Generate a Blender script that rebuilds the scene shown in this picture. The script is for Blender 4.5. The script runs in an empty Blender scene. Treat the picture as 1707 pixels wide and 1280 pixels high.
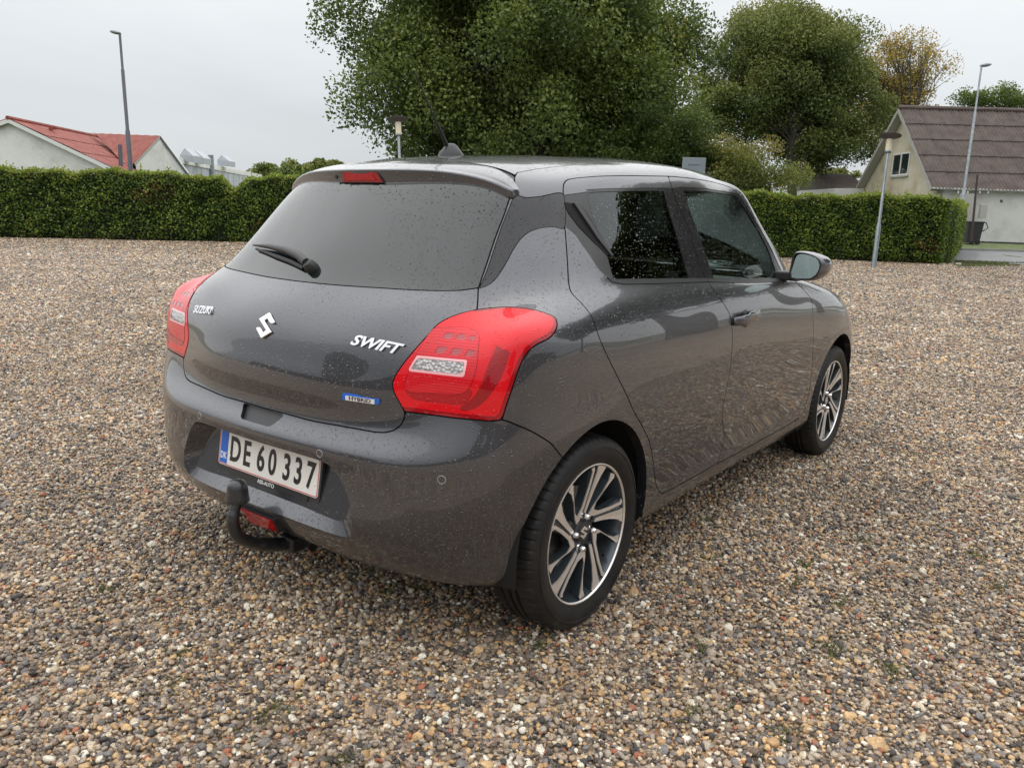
import bpy, bmesh, math, random
import numpy as np
from mathutils import Vector, Matrix
R = math.radians
random.seed(7); rng = np.random.default_rng(7)
sc = bpy.context.scene
COL = sc.collection

# ------------------------------------------------------------------ camera
CAMP = (2.0354, -1.9821, 1.2626); YAW, PIT, ROL, FOC = -0.65042, 0.2130, 0.03085, 1333.9
def cam_axes():
    fw = np.array([math.sin(YAW)*math.cos(PIT), math.cos(YAW)*math.cos(PIT), -math.sin(PIT)])
    r0 = np.cross(fw, [0, 0, 1]); r0 /= np.linalg.norm(r0); u0 = np.cross(r0, fw)
    r = math.cos(ROL)*r0+math.sin(ROL)*u0; u = -math.sin(ROL)*r0+math.cos(ROL)*u0
    return r, u, fw
CR, CU, CF = cam_axes()
cd = bpy.data.cameras.new('camera'); cam = bpy.data.objects.new('camera', cd); COL.objects.link(cam); sc.camera = cam
cam.matrix_world = Matrix([[CR[i], CU[i], -CF[i], CAMP[i]] for i in range(3)]+[[0, 0, 0, 1]])
cd.sensor_width = 36; cd.lens = 36*FOC/1707; cd.clip_start = .05; cd.clip_end = 2000
def at(px, py, depth):
    """world point seen at photo pixel (px,py) at a given forward distance: used to read real positions off the photograph"""
    return Vector(np.array(CAMP)+depth*(CF+(px-853.5)/FOC*CR-(py-640)/FOC*CU))

# ------------------------------------------------------------------ world, sun, exposure
w = bpy.data.worlds.new('World'); sc.world = w; w.use_nodes = True
nt = w.node_tree; nt.nodes.clear()
def N(nt, t, **k):
    n = nt.nodes.new(t)
    for a, b in k.items():
        if a.startswith('i_'):
            n.inputs[a[2:].replace('_', ' ')].default_value = b
        else: setattr(n, a, b)
    return n
L = lambda nt, a, b: nt.links.new(a, b)
SUN_EL, SUN_AZ = R(62), R(-40)     # azimuth measured from +y clockwise
sky = N(nt, 'ShaderNodeTexSky', sky_type='NISHITA', sun_disc=False, sun_elevation=SUN_EL, sun_rotation=SUN_AZ, air_density=1.0, dust_density=4.0, ozone_density=1.0)
tc = N(nt, 'ShaderNodeTexCoord'); sep = N(nt, 'ShaderNodeSeparateXYZ'); L(nt, tc.outputs['Generated'], sep.inputs[0])
# overcast sheet: flat grey cloud, a little darker and bluer low down, brighter overhead
zr = N(nt, 'ShaderNodeValToRGB'); L(nt, sep.outputs[2], zr.inputs[0])
e = zr.color_ramp.elements
e[0].position = 0.0; e[0].color = (4.35, 4.62, 4.85, 1)
e[1].position = 1.0; e[1].color = (13.0, 13.2, 13.4, 1)
x = e.new(.10); x.color = (4.7, 4.95, 5.15, 1)
x = e.new(.26); x.color = (6.2, 6.4, 6.5, 1)
x = e.new(.6); x.color = (9.8, 10.0, 10.15, 1)
mp = N(nt, 'ShaderNodeMapping'); mp.inputs['Scale'].default_value = (1.0, 1.0, 3.2); L(nt, tc.outputs['Generated'], mp.inputs[0])
nz = N(nt, 'ShaderNodeTexNoise', i_Scale=1.7, i_Detail=5.0, i_Roughness=.5, i_Distortion=.4); L(nt, mp.outputs[0], nz.inputs['Vector'])
nr = N(nt, 'ShaderNodeMapRange', i_From_Min=.3, i_From_Max=.7, i_To_Min=.90, i_To_Max=1.08); L(nt, nz.outputs[0], nr.inputs['Value'])
ml = N(nt, 'ShaderNodeVectorMath', operation='SCALE'); L(nt, zr.outputs[0], ml.inputs[0]); L(nt, nr.outputs[0], ml.inputs['Scale'])
mx = N(nt, 'ShaderNodeMixRGB', i_Fac=.93); L(nt, sky.outputs[0], mx.inputs[1]); L(nt, ml.outputs[0], mx.inputs[2])
bg = N(nt, 'ShaderNodeBackground', i_Strength=.15); L(nt, mx.outputs[0], bg.inputs[0])
wo = N(nt, 'ShaderNodeOutputWorld'); L(nt, bg.outputs[0], wo.inputs[0])
sl = bpy.data.lights.new('sun', 'SUN'); sl.energy = 1.3; sl.angle = R(160); sl.color = (1, .97, .925)
so = bpy.data.objects.new('sun', sl); COL.objects.link(so)
sd = Vector((math.sin(SUN_AZ)*math.cos(SUN_EL), math.cos(SUN_AZ)*math.cos(SUN_EL), math.sin(SUN_EL)))
so.rotation_euler = sd.to_track_quat('Z', 'Y').to_euler()
sc.view_settings.view_transform = 'Standard'; sc.view_settings.look = 'None'
sc.view_settings.exposure = 0.0; sc.view_settings.gamma = 1; sc.view_settings.use_curve_mapping = False

# ------------------------------------------------------------------ materials
def mat(name, col=(.5, .5, .5), rough=.5, metal=0., **k):
    m = bpy.data.materials.new(name); m.use_nodes = True
    b = m.node_tree.nodes['Principled BSDF']
    b.inputs['Base Color'].default_value = (*col, 1); b.inputs['Roughness'].default_value = rough; b.inputs['Metallic'].default_value = metal
    for a, v in k.items(): b.inputs[a.replace('_', ' ')].default_value = v
    return m
def nodes(m): return m.node_tree, m.node_tree.nodes['Principled BSDF']
def noise_col(m, cols, scale=5., detail=4., coord='Object', rough=.6, pos=None, stretch=None):
    nt, b = nodes(m)
    tc = N(nt, 'ShaderNodeTexCoord'); nz = N(nt, 'ShaderNodeTexNoise', i_Scale=scale, i_Detail=detail, i_Roughness=rough)
    src = tc.outputs[coord]
    if stretch:
        mp = N(nt, 'ShaderNodeMapping'); mp.inputs['Scale'].default_value = stretch; L(nt, src, mp.inputs[0]); src = mp.outputs[0]
    L(nt, src, nz.inputs['Vector'])
    cr = N(nt, 'ShaderNodeValToRGB'); el = cr.color_ramp.elements
    pos = pos or [.3+.4*i/(len(cols)-1) for i in range(len(cols))]
    el[0].position = pos[0]; el[0].color = (*cols[0], 1); el[1].position = pos[-1]; el[1].color = (*cols[-1], 1)
    for c, p in list(zip(cols, pos))[1:-1]: q = el.new(p); q.color = (*c, 1)
    L(nt, nz.outputs[0], cr.inputs[0]); L(nt, cr.outputs[0], b.inputs['Base Color'])
    return nz, cr
def bump(m, height, strength=.3, dist=.01, target='Normal'):
    nt, b = nodes(m); bp = N(nt, 'ShaderNodeBump', i_Strength=strength, i_Distance=dist)
    L(nt, height, bp.inputs['Height']); L(nt, bp.outputs[0], b.inputs[target]); return bp
def drops(m, strength=1., dens=.5, scale=130., dist=.0018, coat=True, base=True, wiped=None):
    """rain beads: rounded voronoi cells at two sizes, thinned out by noise"""
    nt, b = nodes(m); tc = N(nt, 'ShaderNodeTexCoord'); outs = []
    for s, th in ((scale, dens), (scale*.52, dens*.55)):
        v = N(nt, 'ShaderNodeTexVoronoi', i_Scale=s, i_Randomness=1.0); L(nt, tc.outputs['Object'], v.inputs['Vector'])
        # a cell carries a bead only when its random colour is below the threshold
        s1 = N(nt, 'ShaderNodeSeparateColor'); L(nt, v.outputs['Color'], s1.inputs[0])
        on = N(nt, 'ShaderNodeMath', operation='LESS_THAN'); on.inputs[1].default_value = th; L(nt, s1.outputs[0], on.inputs[0])
        rad = N(nt, 'ShaderNodeMapRange', i_To_Min=.08, i_To_Max=.38); L(nt, s1.outputs[1], rad.inputs['Value'])
        d = N(nt, 'ShaderNodeMath', operation='DIVIDE'); L(nt, v.outputs['Distance'], d.inputs[0]); L(nt, rad.outputs[0], d.inputs[1])
        sq = N(nt, 'ShaderNodeMath', operation='MULTIPLY'); L(nt, d.outputs[0], sq.inputs[0]); L(nt, d.outputs[0], sq.inputs[1])
        h = N(nt, 'ShaderNodeMath', operation='SUBTRACT', use_clamp=True); h.inputs[0].default_value = 1; L(nt, sq.outputs[0], h.inputs[1])
        rt = N(nt, 'ShaderNodeMath', operation='SQRT'); L(nt, h.outputs[0], rt.inputs[0])
        g = N(nt, 'ShaderNodeMath', operation='MULTIPLY'); L(nt, rt.outputs[0], g.inputs[0]); L(nt, on.outputs[0], g.inputs[1]); outs.append(g.outputs[0])
    mxn = N(nt, 'ShaderNodeMath', operation='MAXIMUM'); L(nt, outs[0], mxn.inputs[0]); L(nt, outs[1], mxn.inputs[1])
    if wiped: # the arc the wiper has cleared carries hardly any beads
        vd = N(nt, 'ShaderNodeVectorMath', operation='DISTANCE'); vd.inputs[1].default_value = wiped[:3]; L(nt, tc.outputs['Object'], vd.inputs[0])
        mr = N(nt, 'ShaderNodeMapRange', i_From_Min=wiped[3]-.008, i_From_Max=wiped[3]+.008); L(nt, vd.outputs['Value'], mr.inputs['Value'])
        mm = N(nt, 'ShaderNodeMath', operation='MULTIPLY'); L(nt, mxn.outputs[0], mm.inputs[0]); L(nt, mr.outputs[0], mm.inputs[1]); mxn = mm
    bp = N(nt, 'ShaderNodeBump', i_Strength=strength, i_Distance=dist); L(nt, mxn.outputs[0], bp.inputs['Height'])
    if base: L(nt, bp.outputs[0], b.inputs['Normal'])
    if coat: L(nt, bp.outputs[0], b.inputs['Coat Normal'])
    return mxn

PAINT = mat('grey_paint', (.074, .075, .085), .32, .80, Coat_Weight=1.0, Coat_Roughness=.012, Coat_IOR=1.55)
drops(PAINT, .85, .46, 205., dist=.0022)
nt_, b_ = nodes(PAINT)
fl = N(nt_, 'ShaderNodeTexVoronoi', i_Scale=2600.0); tcc = N(nt_, 'ShaderNodeTexCoord'); L(nt_, tcc.outputs['Object'], fl.inputs['Vector'])
fr = N(nt_, 'ShaderNodeMapRange', i_To_Min=.26, i_To_Max=.40); L(nt_, fl.outputs['Color'], fr.inputs['Value']); L(nt_, fr.outputs[0], b_.inputs['Roughness'])
BLACKTRIM = mat('black_trim', (.010, .010, .012), .22, 0); nodes(BLACKTRIM)[1].inputs['IOR'].default_value = 1.5; drops(BLACKTRIM, 1., .42, 205., dist=.003)
SATIN = mat('satin_black_plastic', (.022, .022, .024), .42)
RUBBER = mat('rubber_seal', (.01, .01, .011), .55)
GAPM = mat('gap_black', (.004, .004, .004), .9)
GLASSD = mat('privacy_glass', (.006, .009, .009), .02, 0, Coat_Weight=.4, Coat_Roughness=.0); drops(GLASSD, 1., .44, 190., dist=.0035, wiped=(-.03, -.36, 1.09, .30))
nodes(GLASSD)[1].inputs['IOR'].default_value = 1.55; nodes(GLASSD)[1].inputs['Transmission Weight'].default_value = .0
def clear_glass(name, tint, dropk, fac=.12):
    m = bpy.data.materials.new(name); m.use_nodes = True; nt = m.node_tree; nt.nodes.clear()
    b = N(nt, 'ShaderNodeBsdfPrincipled'); b.name = 'Principled BSDF'; b.inputs['Base Color'].default_value = (.02, .03, .028, 1); b.inputs['Roughness'].default_value = .02; b.inputs['IOR'].default_value = 1.5
    mxn = drops(m, .7, dropk, 230., coat=False)
    tr = N(nt, 'ShaderNodeBsdfTransparent'); tr.inputs[0].default_value = (*tint, 1)
    gl = N(nt, 'ShaderNodeBsdfGlossy', i_Roughness=.01); gl.inputs[0].default_value = (.9, .95, .95, 1)
    bpn = [n for n in nt.nodes if n.type == 'BUMP'][0]; L(nt, bpn.outputs[0], gl.inputs['Normal'])
    fz = N(nt, 'ShaderNodeFresnel', i_IOR=1.55); L(nt, bpn.outputs[0], fz.inputs['Normal'])
    ms = N(nt, 'ShaderNodeMixShader'); L(nt, fz.outputs[0], ms.inputs[0]); L(nt, tr.outputs[0], ms.inputs[1]); L(nt, gl.outputs[0], ms.inputs[2])
    # beads scatter some light
    df = N(nt, 'ShaderNodeBsdfGlossy', i_Roughness=.25); df.inputs[0].default_value = (.55, .62, .62, 1); L(nt, bpn.outputs[0], df.inputs['Normal'])
    sc_ = N(nt, 'ShaderNodeMath', operation='MULTIPLY'); sc_.inputs[1].default_value = fac; L(nt, mxn.outputs[0], sc_.inputs[0])
    m2 = N(nt, 'ShaderNodeMixShader'); L(nt, sc_.outputs[0], m2.inputs[0]); L(nt, ms.outputs[0], m2.inputs[1]); L(nt, df.outputs[0], m2.inputs[2])
    o = N(nt, 'ShaderNodeOutputMaterial'); L(nt, m2.outputs[0], o.inputs[0]); nt.nodes.remove(b)
    return m
GLASSC = clear_glass('green_tinted_glass', (.86, .96, .91), .32, .42)
GLASSR = clear_glass('dark_tinted_glass', (.06, .07, .068), .20, .24)
LAMPRED = mat('red_lens', (.66, .002, .009), .3, 0, Specular_IOR_Level=.2, Coat_Weight=.55, Coat_Roughness=.02); drops(LAMPRED, .8, .4)
LAMPRED2 = mat('deeper_red_lens', (.40, .003, .009), .2, 0, Specular_IOR_Level=.2, Coat_Weight=.55, Coat_Roughness=.02); drops(LAMPRED2, .7, .4)
LAMPBLOCK = mat('ribbed_red_lens', (.70, .02, .032), .3, 0, Specular_IOR_Level=.2, Coat_Weight=.55, Coat_Roughness=.02); drops(LAMPBLOCK, .7, .4)
nt_, b_ = nodes(LAMPBLOCK); wv = N(nt_, 'ShaderNodeTexWave', wave_type='BANDS', bands_direction='Z', i_Scale=42., i_Distortion=.2); tcc = N(nt_, 'ShaderNodeTexCoord'); L(nt_, tcc.outputs['Object'], wv.inputs['Vector'])
cr_ = N(nt_, 'ShaderNodeValToRGB'); cr_.color_ramp.elements[0].color = (.52, .006, .014, 1); cr_.color_ramp.elements[1].color = (.68, .014, .026, 1); L(nt_, wv.outputs['Fac'], cr_.inputs[0]); L(nt_, cr_.outputs[0], b_.inputs['Base Color'])
LAMPDK = mat('dark_red_lens', (.30, .003, .008), .2, 0, Specular_IOR_Level=.2, Coat_Weight=.6, Coat_Roughness=.02); drops(LAMPDK, .7, .4)
LAMPCL = mat('clear_lens', (.55, .55, .56), .28, .4, Coat_Weight=1., Coat_Roughness=.02)
nt_, b_ = nodes(LAMPCL); vv = N(nt_, 'ShaderNodeTexVoronoi', i_Scale=110.); tcc = N(nt_, 'ShaderNodeTexCoord'); L(nt_, tcc.outputs['Object'], vv.inputs['Vector']); bump(LAMPCL, vv.outputs['Distance'], .8, .006)
cr_ = N(nt_, 'ShaderNodeValToRGB'); cr_.color_ramp.elements[0].color = (.62, .60, .60, 1); cr_.color_ramp.elements[1].color = (.30, .29, .30, 1); cr_.color_ramp.elements[1].position = .75; L(nt_, vv.outputs['Distance'], cr_.inputs[0]); L(nt_, cr_.outputs[0], b_.inputs['Base Color'])
LAMPLED = mat('led_cell', (.26, .01, .02), .2, 0, Coat_Weight=1., Coat_Roughness=.02)
nt_, b_ = nodes(LAMPLED); wv = N(nt_, 'ShaderNodeTexWave', wave_type='BANDS', bands_direction='Z', i_Scale=75., i_Distortion=.6); tcc = N(nt_, 'ShaderNodeTexCoord'); L(nt_, tcc.outputs['Object'], wv.inputs['Vector']); bump(LAMPLED, wv.outputs['Fac'], .6, .003)
cr_ = N(nt_, 'ShaderNodeValToRGB'); cr_.color_ramp.elements[0].color = (.22, .008, .015, 1); cr_.color_ramp.elements[1].color = (.55, .015, .028, 1); L(nt_, wv.outputs['Fac'], cr_.inputs[0]); L(nt_, cr_.outputs[0], b_.inputs['Base Color'])
LAMPEDGE = mat('pink_lens_edge', (.85, .42, .45), .2, 0, Coat_Weight=1.)
CHROME = mat('chrome', (.85, .85, .87), .07, 1.)
WHITEP = mat('white_badge', (.8, .8, .8), .25, .3)
MACH = mat('machined_alloy', (.88, .84, .80), .42, .88)
RIMDK = mat('dark_alloy_paint', (.065, .078, .09), .28, .5, Coat_Weight=.5, Coat_Roughness=.1)
TYRE = mat('tyre_rubber', (.014, .014, .015), .5); nodes(TYRE)[1].inputs['Specular IOR Level'].default_value = .25
nzz, _ = noise_col(TYRE, [(.008, .008, .009), (.016, .015, .015), (.030, .027, .024)], 9., 8., rough=.7)
INTER = mat('interior_dark', (.03, .032, .035), .7)
SEATM = mat('seat_fabric', (.025, .026, .03), .85)
DASH = mat('dashboard_plastic', (.05, .055, .06), .5)

# ------------------------------------------------------------------ mesh helpers
def tag(o, label=None, cat=None, group=None, kind=None):
    if label: o['label'] = label
    if cat: o['category'] = cat
    if group: o['group'] = group
    if kind: o['kind'] = kind
    return o
def empty(name, loc=(0, 0, 0), rz=0):
    o = bpy.data.objects.new(name, None); COL.objects.link(o); o.location = loc; o.rotation_euler.z = rz; o.empty_display_size = .1
    return o
def mesh_obj(name, verts, faces, m, parent=None, smooth=False, mats=None, fm=None, link=True):
    me = bpy.data.meshes.new(name); me.from_pydata([tuple(map(float, v)) for v in verts], [], [tuple(int(i) for i in f) for f in faces])
    for mm in (mats or [m]): me.materials.append(mm)
    if fm is not None: me.polygons.foreach_set('material_index', np.asarray(fm, 'i'))
    if smooth: me.polygons.foreach_set('use_smooth', [True]*len(me.polygons))
    me.update(); o = bpy.data.objects.new(name, me)
    if link: COL.objects.link(o)
    if parent: o.parent = parent
    return o
class MB:
    def __init__(s): s.v = []; s.f = []
    def add(s, v, f):
        n = len(s.v); s.v += [tuple(p) for p in v]; s.f += [tuple(i+n for i in q) for q in f]; return s
    def box(s, x0, x1, y0, y1, z0, z1, M=None):
        v = [Vector((x, y, z)) for x in (x0, x1) for y in (y0, y1) for z in (z0, z1)]
        if M is not None: v = [M @ p for p in v]
        return s.add(v, [(0, 1, 3, 2), (4, 6, 7, 5), (0, 4, 5, 1), (2, 3, 7, 6), (0, 2, 6, 4), (1, 5, 7, 3)])
    def tube(s, pts, rad, n=10, cap=True):
        pts = [Vector(p) for p in pts]; rad = rad if hasattr(rad, '__len__') else [rad]*len(pts)
        v = []; f = []; ref = None
        for i, p in enumerate(pts):
            d = (pts[min(i+1, len(pts)-1)]-pts[max(i-1, 0)]).normalized()
            a = ref if ref is not None and abs(ref.dot(d)) < .95 else (Vector((0, 0, 1)) if abs(d.z) < .9 else Vector((1, 0, 0)))
            b = d.cross(a).normalized(); c = b.cross(d).normalized(); ref = c
            for k in range(n):
                t = 2*math.pi*k/n; v.append(p+rad[i]*(math.cos(t)*b+math.sin(t)*c))
        for i in range(len(pts)-1):
            for k in range(n): f.append((i*n+k, i*n+(k+1) % n, (i+1)*n+(k+1) % n, (i+1)*n+k))
        if cap: f.append(tuple(range(n-1, -1, -1))); f.append(tuple(range((len(pts)-1)*n, len(pts)*n)))
        return s.add(v, f)
    def lathe(s, prof, n=48, axis='Z', M=None):
        """prof: list of (radius, height)"""
        v = []; f = []
        for r, h in prof:
            for k in range(n):
                t = 2*math.pi*k/n; p = (r*math.cos(t), r*math.sin(t), h)
                if axis == 'X': p = (h, r*math.cos(t), r*math.sin(t))
                p = Vector(p); v.append(M @ p if M is not None else p)
        for i in range(len(prof)-1):
            for k in range(n): f.append((i*n+k, i*n+(k+1) % n, (i+1)*n+(k+1) % n, (i+1)*n+k))
        return s.add(v, f)
    def prism(s, poly, d0, d1, M=None):
        """poly in local xy, extruded along local z"""
        n = len(poly); v = [Vector((p[0], p[1], d0)) for p in poly]+[Vector((p[0], p[1], d1)) for p in poly]
        if M is not None: v = [M @ p for p in v]
        return s.add(v, [tuple(range(n-1, -1, -1)), tuple(range(n, 2*n))]+[(i, (i+1) % n, n+(i+1) % n, n+i) for i in range(n)])
    def build(s, name, m, parent=None, smooth=False, bevel=0, seg=2, recalc=False, link=True):
        o = mesh_obj(name, s.v, s.f, m, parent, smooth, link=link)
        if recalc:
            bm = bmesh.new(); bm.from_mesh(o.data); bmesh.ops.recalc_face_normals(bm, faces=bm.faces); bm.to_mesh(o.data); bm.free()
        if smooth and recalc is not None: auto_smooth(o)
        if bevel:
            b = o.modifiers.new('b', 'BEVEL'); b.width = bevel; b.segments = seg; b.limit_method = 'ANGLE'
        return o
def auto_smooth(o, ang=R(38)):
    me = o.data; bm = bmesh.new(); bm.from_mesh(me)
    for e in bm.edges: e.smooth = not (len(e.link_faces) == 2 and e.calc_face_angle(0) > ang)
    bm.to_mesh(me); bm.free()
def text_mesh(s, size, ext, shear=0, xs=1., bold=0., align='CENTER'):
    c = bpy.data.curves.new('t', 'FONT'); c.body = s; c.size = size; c.extrude = ext; c.shear = shear; c.align_x = align; c.align_y = 'CENTER'; c.offset = bold; c.resolution_u = 4
    o = bpy.data.objects.new('t', c); COL.objects.link(o)
    dg = bpy.context.evaluated_depsgraph_get(); me = bpy.data.meshes.new_from_object(o.evaluated_get(dg)); bpy.data.objects.remove(o)
    for v in me.vertices: v.co.x *= xs
    return me

# ------------------------------------------------------------------ body skin: control points (x right, y forward, z up), smoothed by splines
def _ws(xs,zs):  # windscreen sheet
    return [(x,2.2-(z-.985)/.60-.5*x*x,z) for x,z in zip(xs,zs)]
Z0=[.21,.265,.35,.47,.565,.62,.67,.735,.82,.90,.975]
def _side(y0,xs,top,z0=None,ys=None):
    z0=z0 or Z0; ys=ys or [y0]*11
    return [(x,y,z) for x,y,z in zip(xs,ys,z0)]+top
COLS=[
 [(0,-.47,.21),(0,-.535,.26),(0,-.600,.345),(0,-.602,.47),(0,-.602,.565),(0,-.597,.605),(0,-.558,.65),(0,-.565,.735),(0,-.557,.82),(0,-.535,.90),(0,-.49,.97),(0,-.412,1.04),(0,-.34,1.12),(0,-.25,1.22),(0,-.165,1.315),(0,-.105,1.375),(0,-.02,1.41),(0,.09,1.432),(0,.20,1.445)],
 [(.3,-.46,.21),(.3,-.525,.26),(.3,-.588,.345),(.3,-.588,.47),(.3,-.587,.565),(.3,-.580,.607),(.3,-.542,.652),(.3,-.545,.735),(.3,-.535,.82),(.3,-.512,.90),(.3,-.462,.97),(.3,-.385,1.038),(.29,-.31,1.12),(.275,-.225,1.22),(.26,-.145,1.312),(.25,-.09,1.368),(.22,.0,1.407),(.12,.14,1.436),(0,.29,1.453)],
 [(.52,-.42,.21),(.54,-.49,.26),(.555,-.542,.35),(.56,-.550,.47),(.56,-.547,.565),(.56,-.539,.61),(.555,-.507,.66),(.55,-.49,.735),(.545,-.482,.82),(.545,-.46,.90),(.55,-.405,.975),(.55,-.31,1.04),(.52,-.235,1.12),(.485,-.155,1.22),(.455,-.085,1.305),(.43,-.035,1.355),(.37,.07,1.404),(.21,.22,1.442),(0,.38,1.459)],
 [(.66,-.36,.21),(.69,-.445,.262),(.70,-.475,.35),(.705,-.488,.47),(.708,-.487,.565),(.712,-.483,.615),(.71,-.47,.665),(.705,-.452,.735),(.702,-.445,.82),(.70,-.420,.90),(.688,-.345,.966),(.64,-.215,1.035),(.60,-.14,1.12),(.56,-.07,1.22),(.53,-.01,1.30),(.50,.04,1.35),(.43,.16,1.404),(.26,.32,1.448),(0,.48,1.465)],
 [(.77,-.27,.21),(.795,-.36,.27),(.80,-.385,.35),(.81,-.40,.47),(.816,-.405,.565),(.82,-.400,.62),(.818,-.395,.67),(.81,-.392,.735),(.804,-.388,.82),(.802,-.368,.90),(.790,-.318,.962),(.70,-.135,1.03),(.645,-.05,1.12),(.60,.02,1.22),(.565,.07,1.30),(.54,.13,1.35),(.46,.26,1.408),(.28,.42,1.455),(0,.58,1.471)],
 [(.80,-.19,.21),(.825,-.25,.27),(.838,-.27,.35),(.85,-.28,.47),(.855,-.28,.565),(.858,-.275,.62),(.858,-.27,.67),(.853,-.26,.735),(.850,-.250,.82),(.846,-.225,.90),(.825,-.17,.964),(.735,-.03,1.04),(.68,.04,1.12),(.63,.10,1.22),(.59,.16,1.305),(.56,.22,1.358),(.48,.37,1.417),(.3,.53,1.460),(0,.68,1.476)],
 [(.81,-.04,.21),(.84,-.05,.27),(.855,-.06,.35),(.863,-.06,.47),(.867,-.06,.565),(.868,-.06,.62),(.867,-.055,.67),(.863,-.05,.735),(.859,-.045,.82),(.850,-.025,.90),(.828,.02,.966),(.757,.10,1.048),(.71,.15,1.125),(.655,.20,1.225),(.612,.26,1.315),(.58,.33,1.372),(.50,.49,1.430),(.31,.65,1.467),(0,.79,1.481)],
 _side(.24,[.80,.835,.847,.855,.858,.859,.859,.858,.854,.844,.822],[(.772,.31,1.048),(.733,.34,1.13),(.682,.38,1.235),(.635,.44,1.33),(.60,.50,1.388),(.515,.64,1.441),(.32,.79,1.475),(0,.91,1.486)]),
 _side(.64,[.795,.83,.838,.843,.847,.849,.850,.850,.846,.836,.815],[(.778,.66,1.042),(.74,.68,1.13),(.69,.71,1.24),(.645,.75,1.34),(.61,.79,1.40),(.525,.86,1.450),(.32,.97,1.480),(0,1.05,1.488)]),
 _side(1.05,[.79,.828,.834,.838,.842,.844,.846,.847,.845,.836,.817],[(.78,1.05,1.03),(.743,1.05,1.12),(.695,1.05,1.235),(.65,1.06,1.34),(.615,1.08,1.405),(.525,1.11,1.452),(.32,1.18,1.479),(0,1.22,1.484)]),
 _side(1.45,[.79,.828,.834,.838,.842,.844,.846,.847,.844,.834,.816],[(.78,1.42,1.018),(.745,1.39,1.11),(.70,1.365,1.225),(.652,1.355,1.335),(.612,1.35,1.392),(.52,1.37,1.432),(.32,1.40,1.456),(0,1.42,1.464)]),
 _side(1.85,[.80,.833,.84,.844,.848,.85,.852,.852,.847,.833,.808],[(.77,1.80,1.0),(.735,1.745,1.09),(.692,1.665,1.19),(.648,1.58,1.285),(.60,1.525,1.352)]+_ws([.45,.25,0],[1.362,1.366,1.367]),ys=[1.85]*8+[1.85,1.85,1.83]),
 _side(2.2,[.805,.84,.85,.857,.86,.862,.862,.86,.852,.832,.785],_ws([.70,.64,.57,.49,.40,.28,.15,0],[.985,1.05,1.11,1.16,1.20,1.24,1.27,1.285]),z0=Z0[:10]+[.955],ys=[2.2]*9+[2.18,2.11]),
 _side(2.55,[.80,.84,.852,.86,.862,.862,.86,.853,.833,.79,.70],_ws([.58,.53,.47,.40,.33,.23,.12,0],[.985,1.03,1.08,1.12,1.155,1.19,1.22,1.235]),z0=Z0[:8]+[.815,.885,.935],ys=[2.55]*9+[2.48,2.33]),
 [(.72,2.8,.22),(.77,2.86,.27),(.785,2.88,.35),(.795,2.90,.47),(.795,2.90,.565),(.79,2.895,.62),(.785,2.88,.67),(.77,2.83,.735),(.73,2.74,.81),(.65,2.65,.87),(.55,2.48,.925)]+_ws([.44,.40,.355,.30,.25,.17,.09,0],[.985,1.02,1.055,1.09,1.12,1.15,1.175,1.185]),
 [(.42,3.02,.22),(.44,3.1,.27),(.45,3.14,.35),(.45,3.15,.47),(.45,3.15,.565),(.45,3.14,.62),(.45,3.11,.67),(.44,3.05,.735),(.42,2.93,.80),(.38,2.78,.865),(.32,2.58,.93)]+_ws([.24,.22,.195,.17,.14,.10,.05,0],[.985,1.01,1.035,1.06,1.085,1.11,1.13,1.14]),
 [(0,3.1,.22),(0,3.17,.27),(0,3.22,.35),(0,3.24,.47),(0,3.235,.565),(0,3.225,.62),(0,3.19,.67),(0,3.11,.735),(0,2.98,.80),(0,2.82,.865),(0,2.6,.93),(0,2.2,.985),(0,2.17,1.003),(0,2.14,1.021),(0,2.105,1.042),(0,2.075,1.06),(0,2.05,1.075),(0,2.02,1.093),(0,1.98,1.117)],
]
def spl(t,lam):
    """cubic smoothing spline operators on nodes t: returns hat matrix H and function M(q)->matrix"""
    n=len(t);h=np.diff(t);Q=np.zeros((n,n-2));R=np.zeros((n-2,n-2))
    for j in range(1,n-1):
        Q[j-1,j-1]=1/h[j-1];Q[j,j-1]=-1/h[j-1]-1/h[j];Q[j+1,j-1]=1/h[j]
        R[j-1,j-1]=(h[j-1]+h[j])/3
        if j<n-2:R[j-1,j]=R[j,j-1]=h[j]/6
    G=np.zeros((n,n));G[1:-1]=np.linalg.solve(R,Q.T)
    K=Q@np.linalg.solve(R,Q.T);H=np.linalg.inv(np.eye(n)+lam*K)
    def M(q):
        i=np.clip(np.searchsorted(t,q)-1,0,n-2);hh=h[i];a=(t[i+1]-q)/hh;b=1-a
        o=np.zeros((len(q),n));r=np.arange(len(q))
        o[r,i]+=a;o[r,i+1]+=b
        o+=((a**3-a)*hh**2/6)[:,None]*G[i]+((b**3-b)*hh**2/6)[:,None]*G[i+1]
        return o
    return H,M
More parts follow.
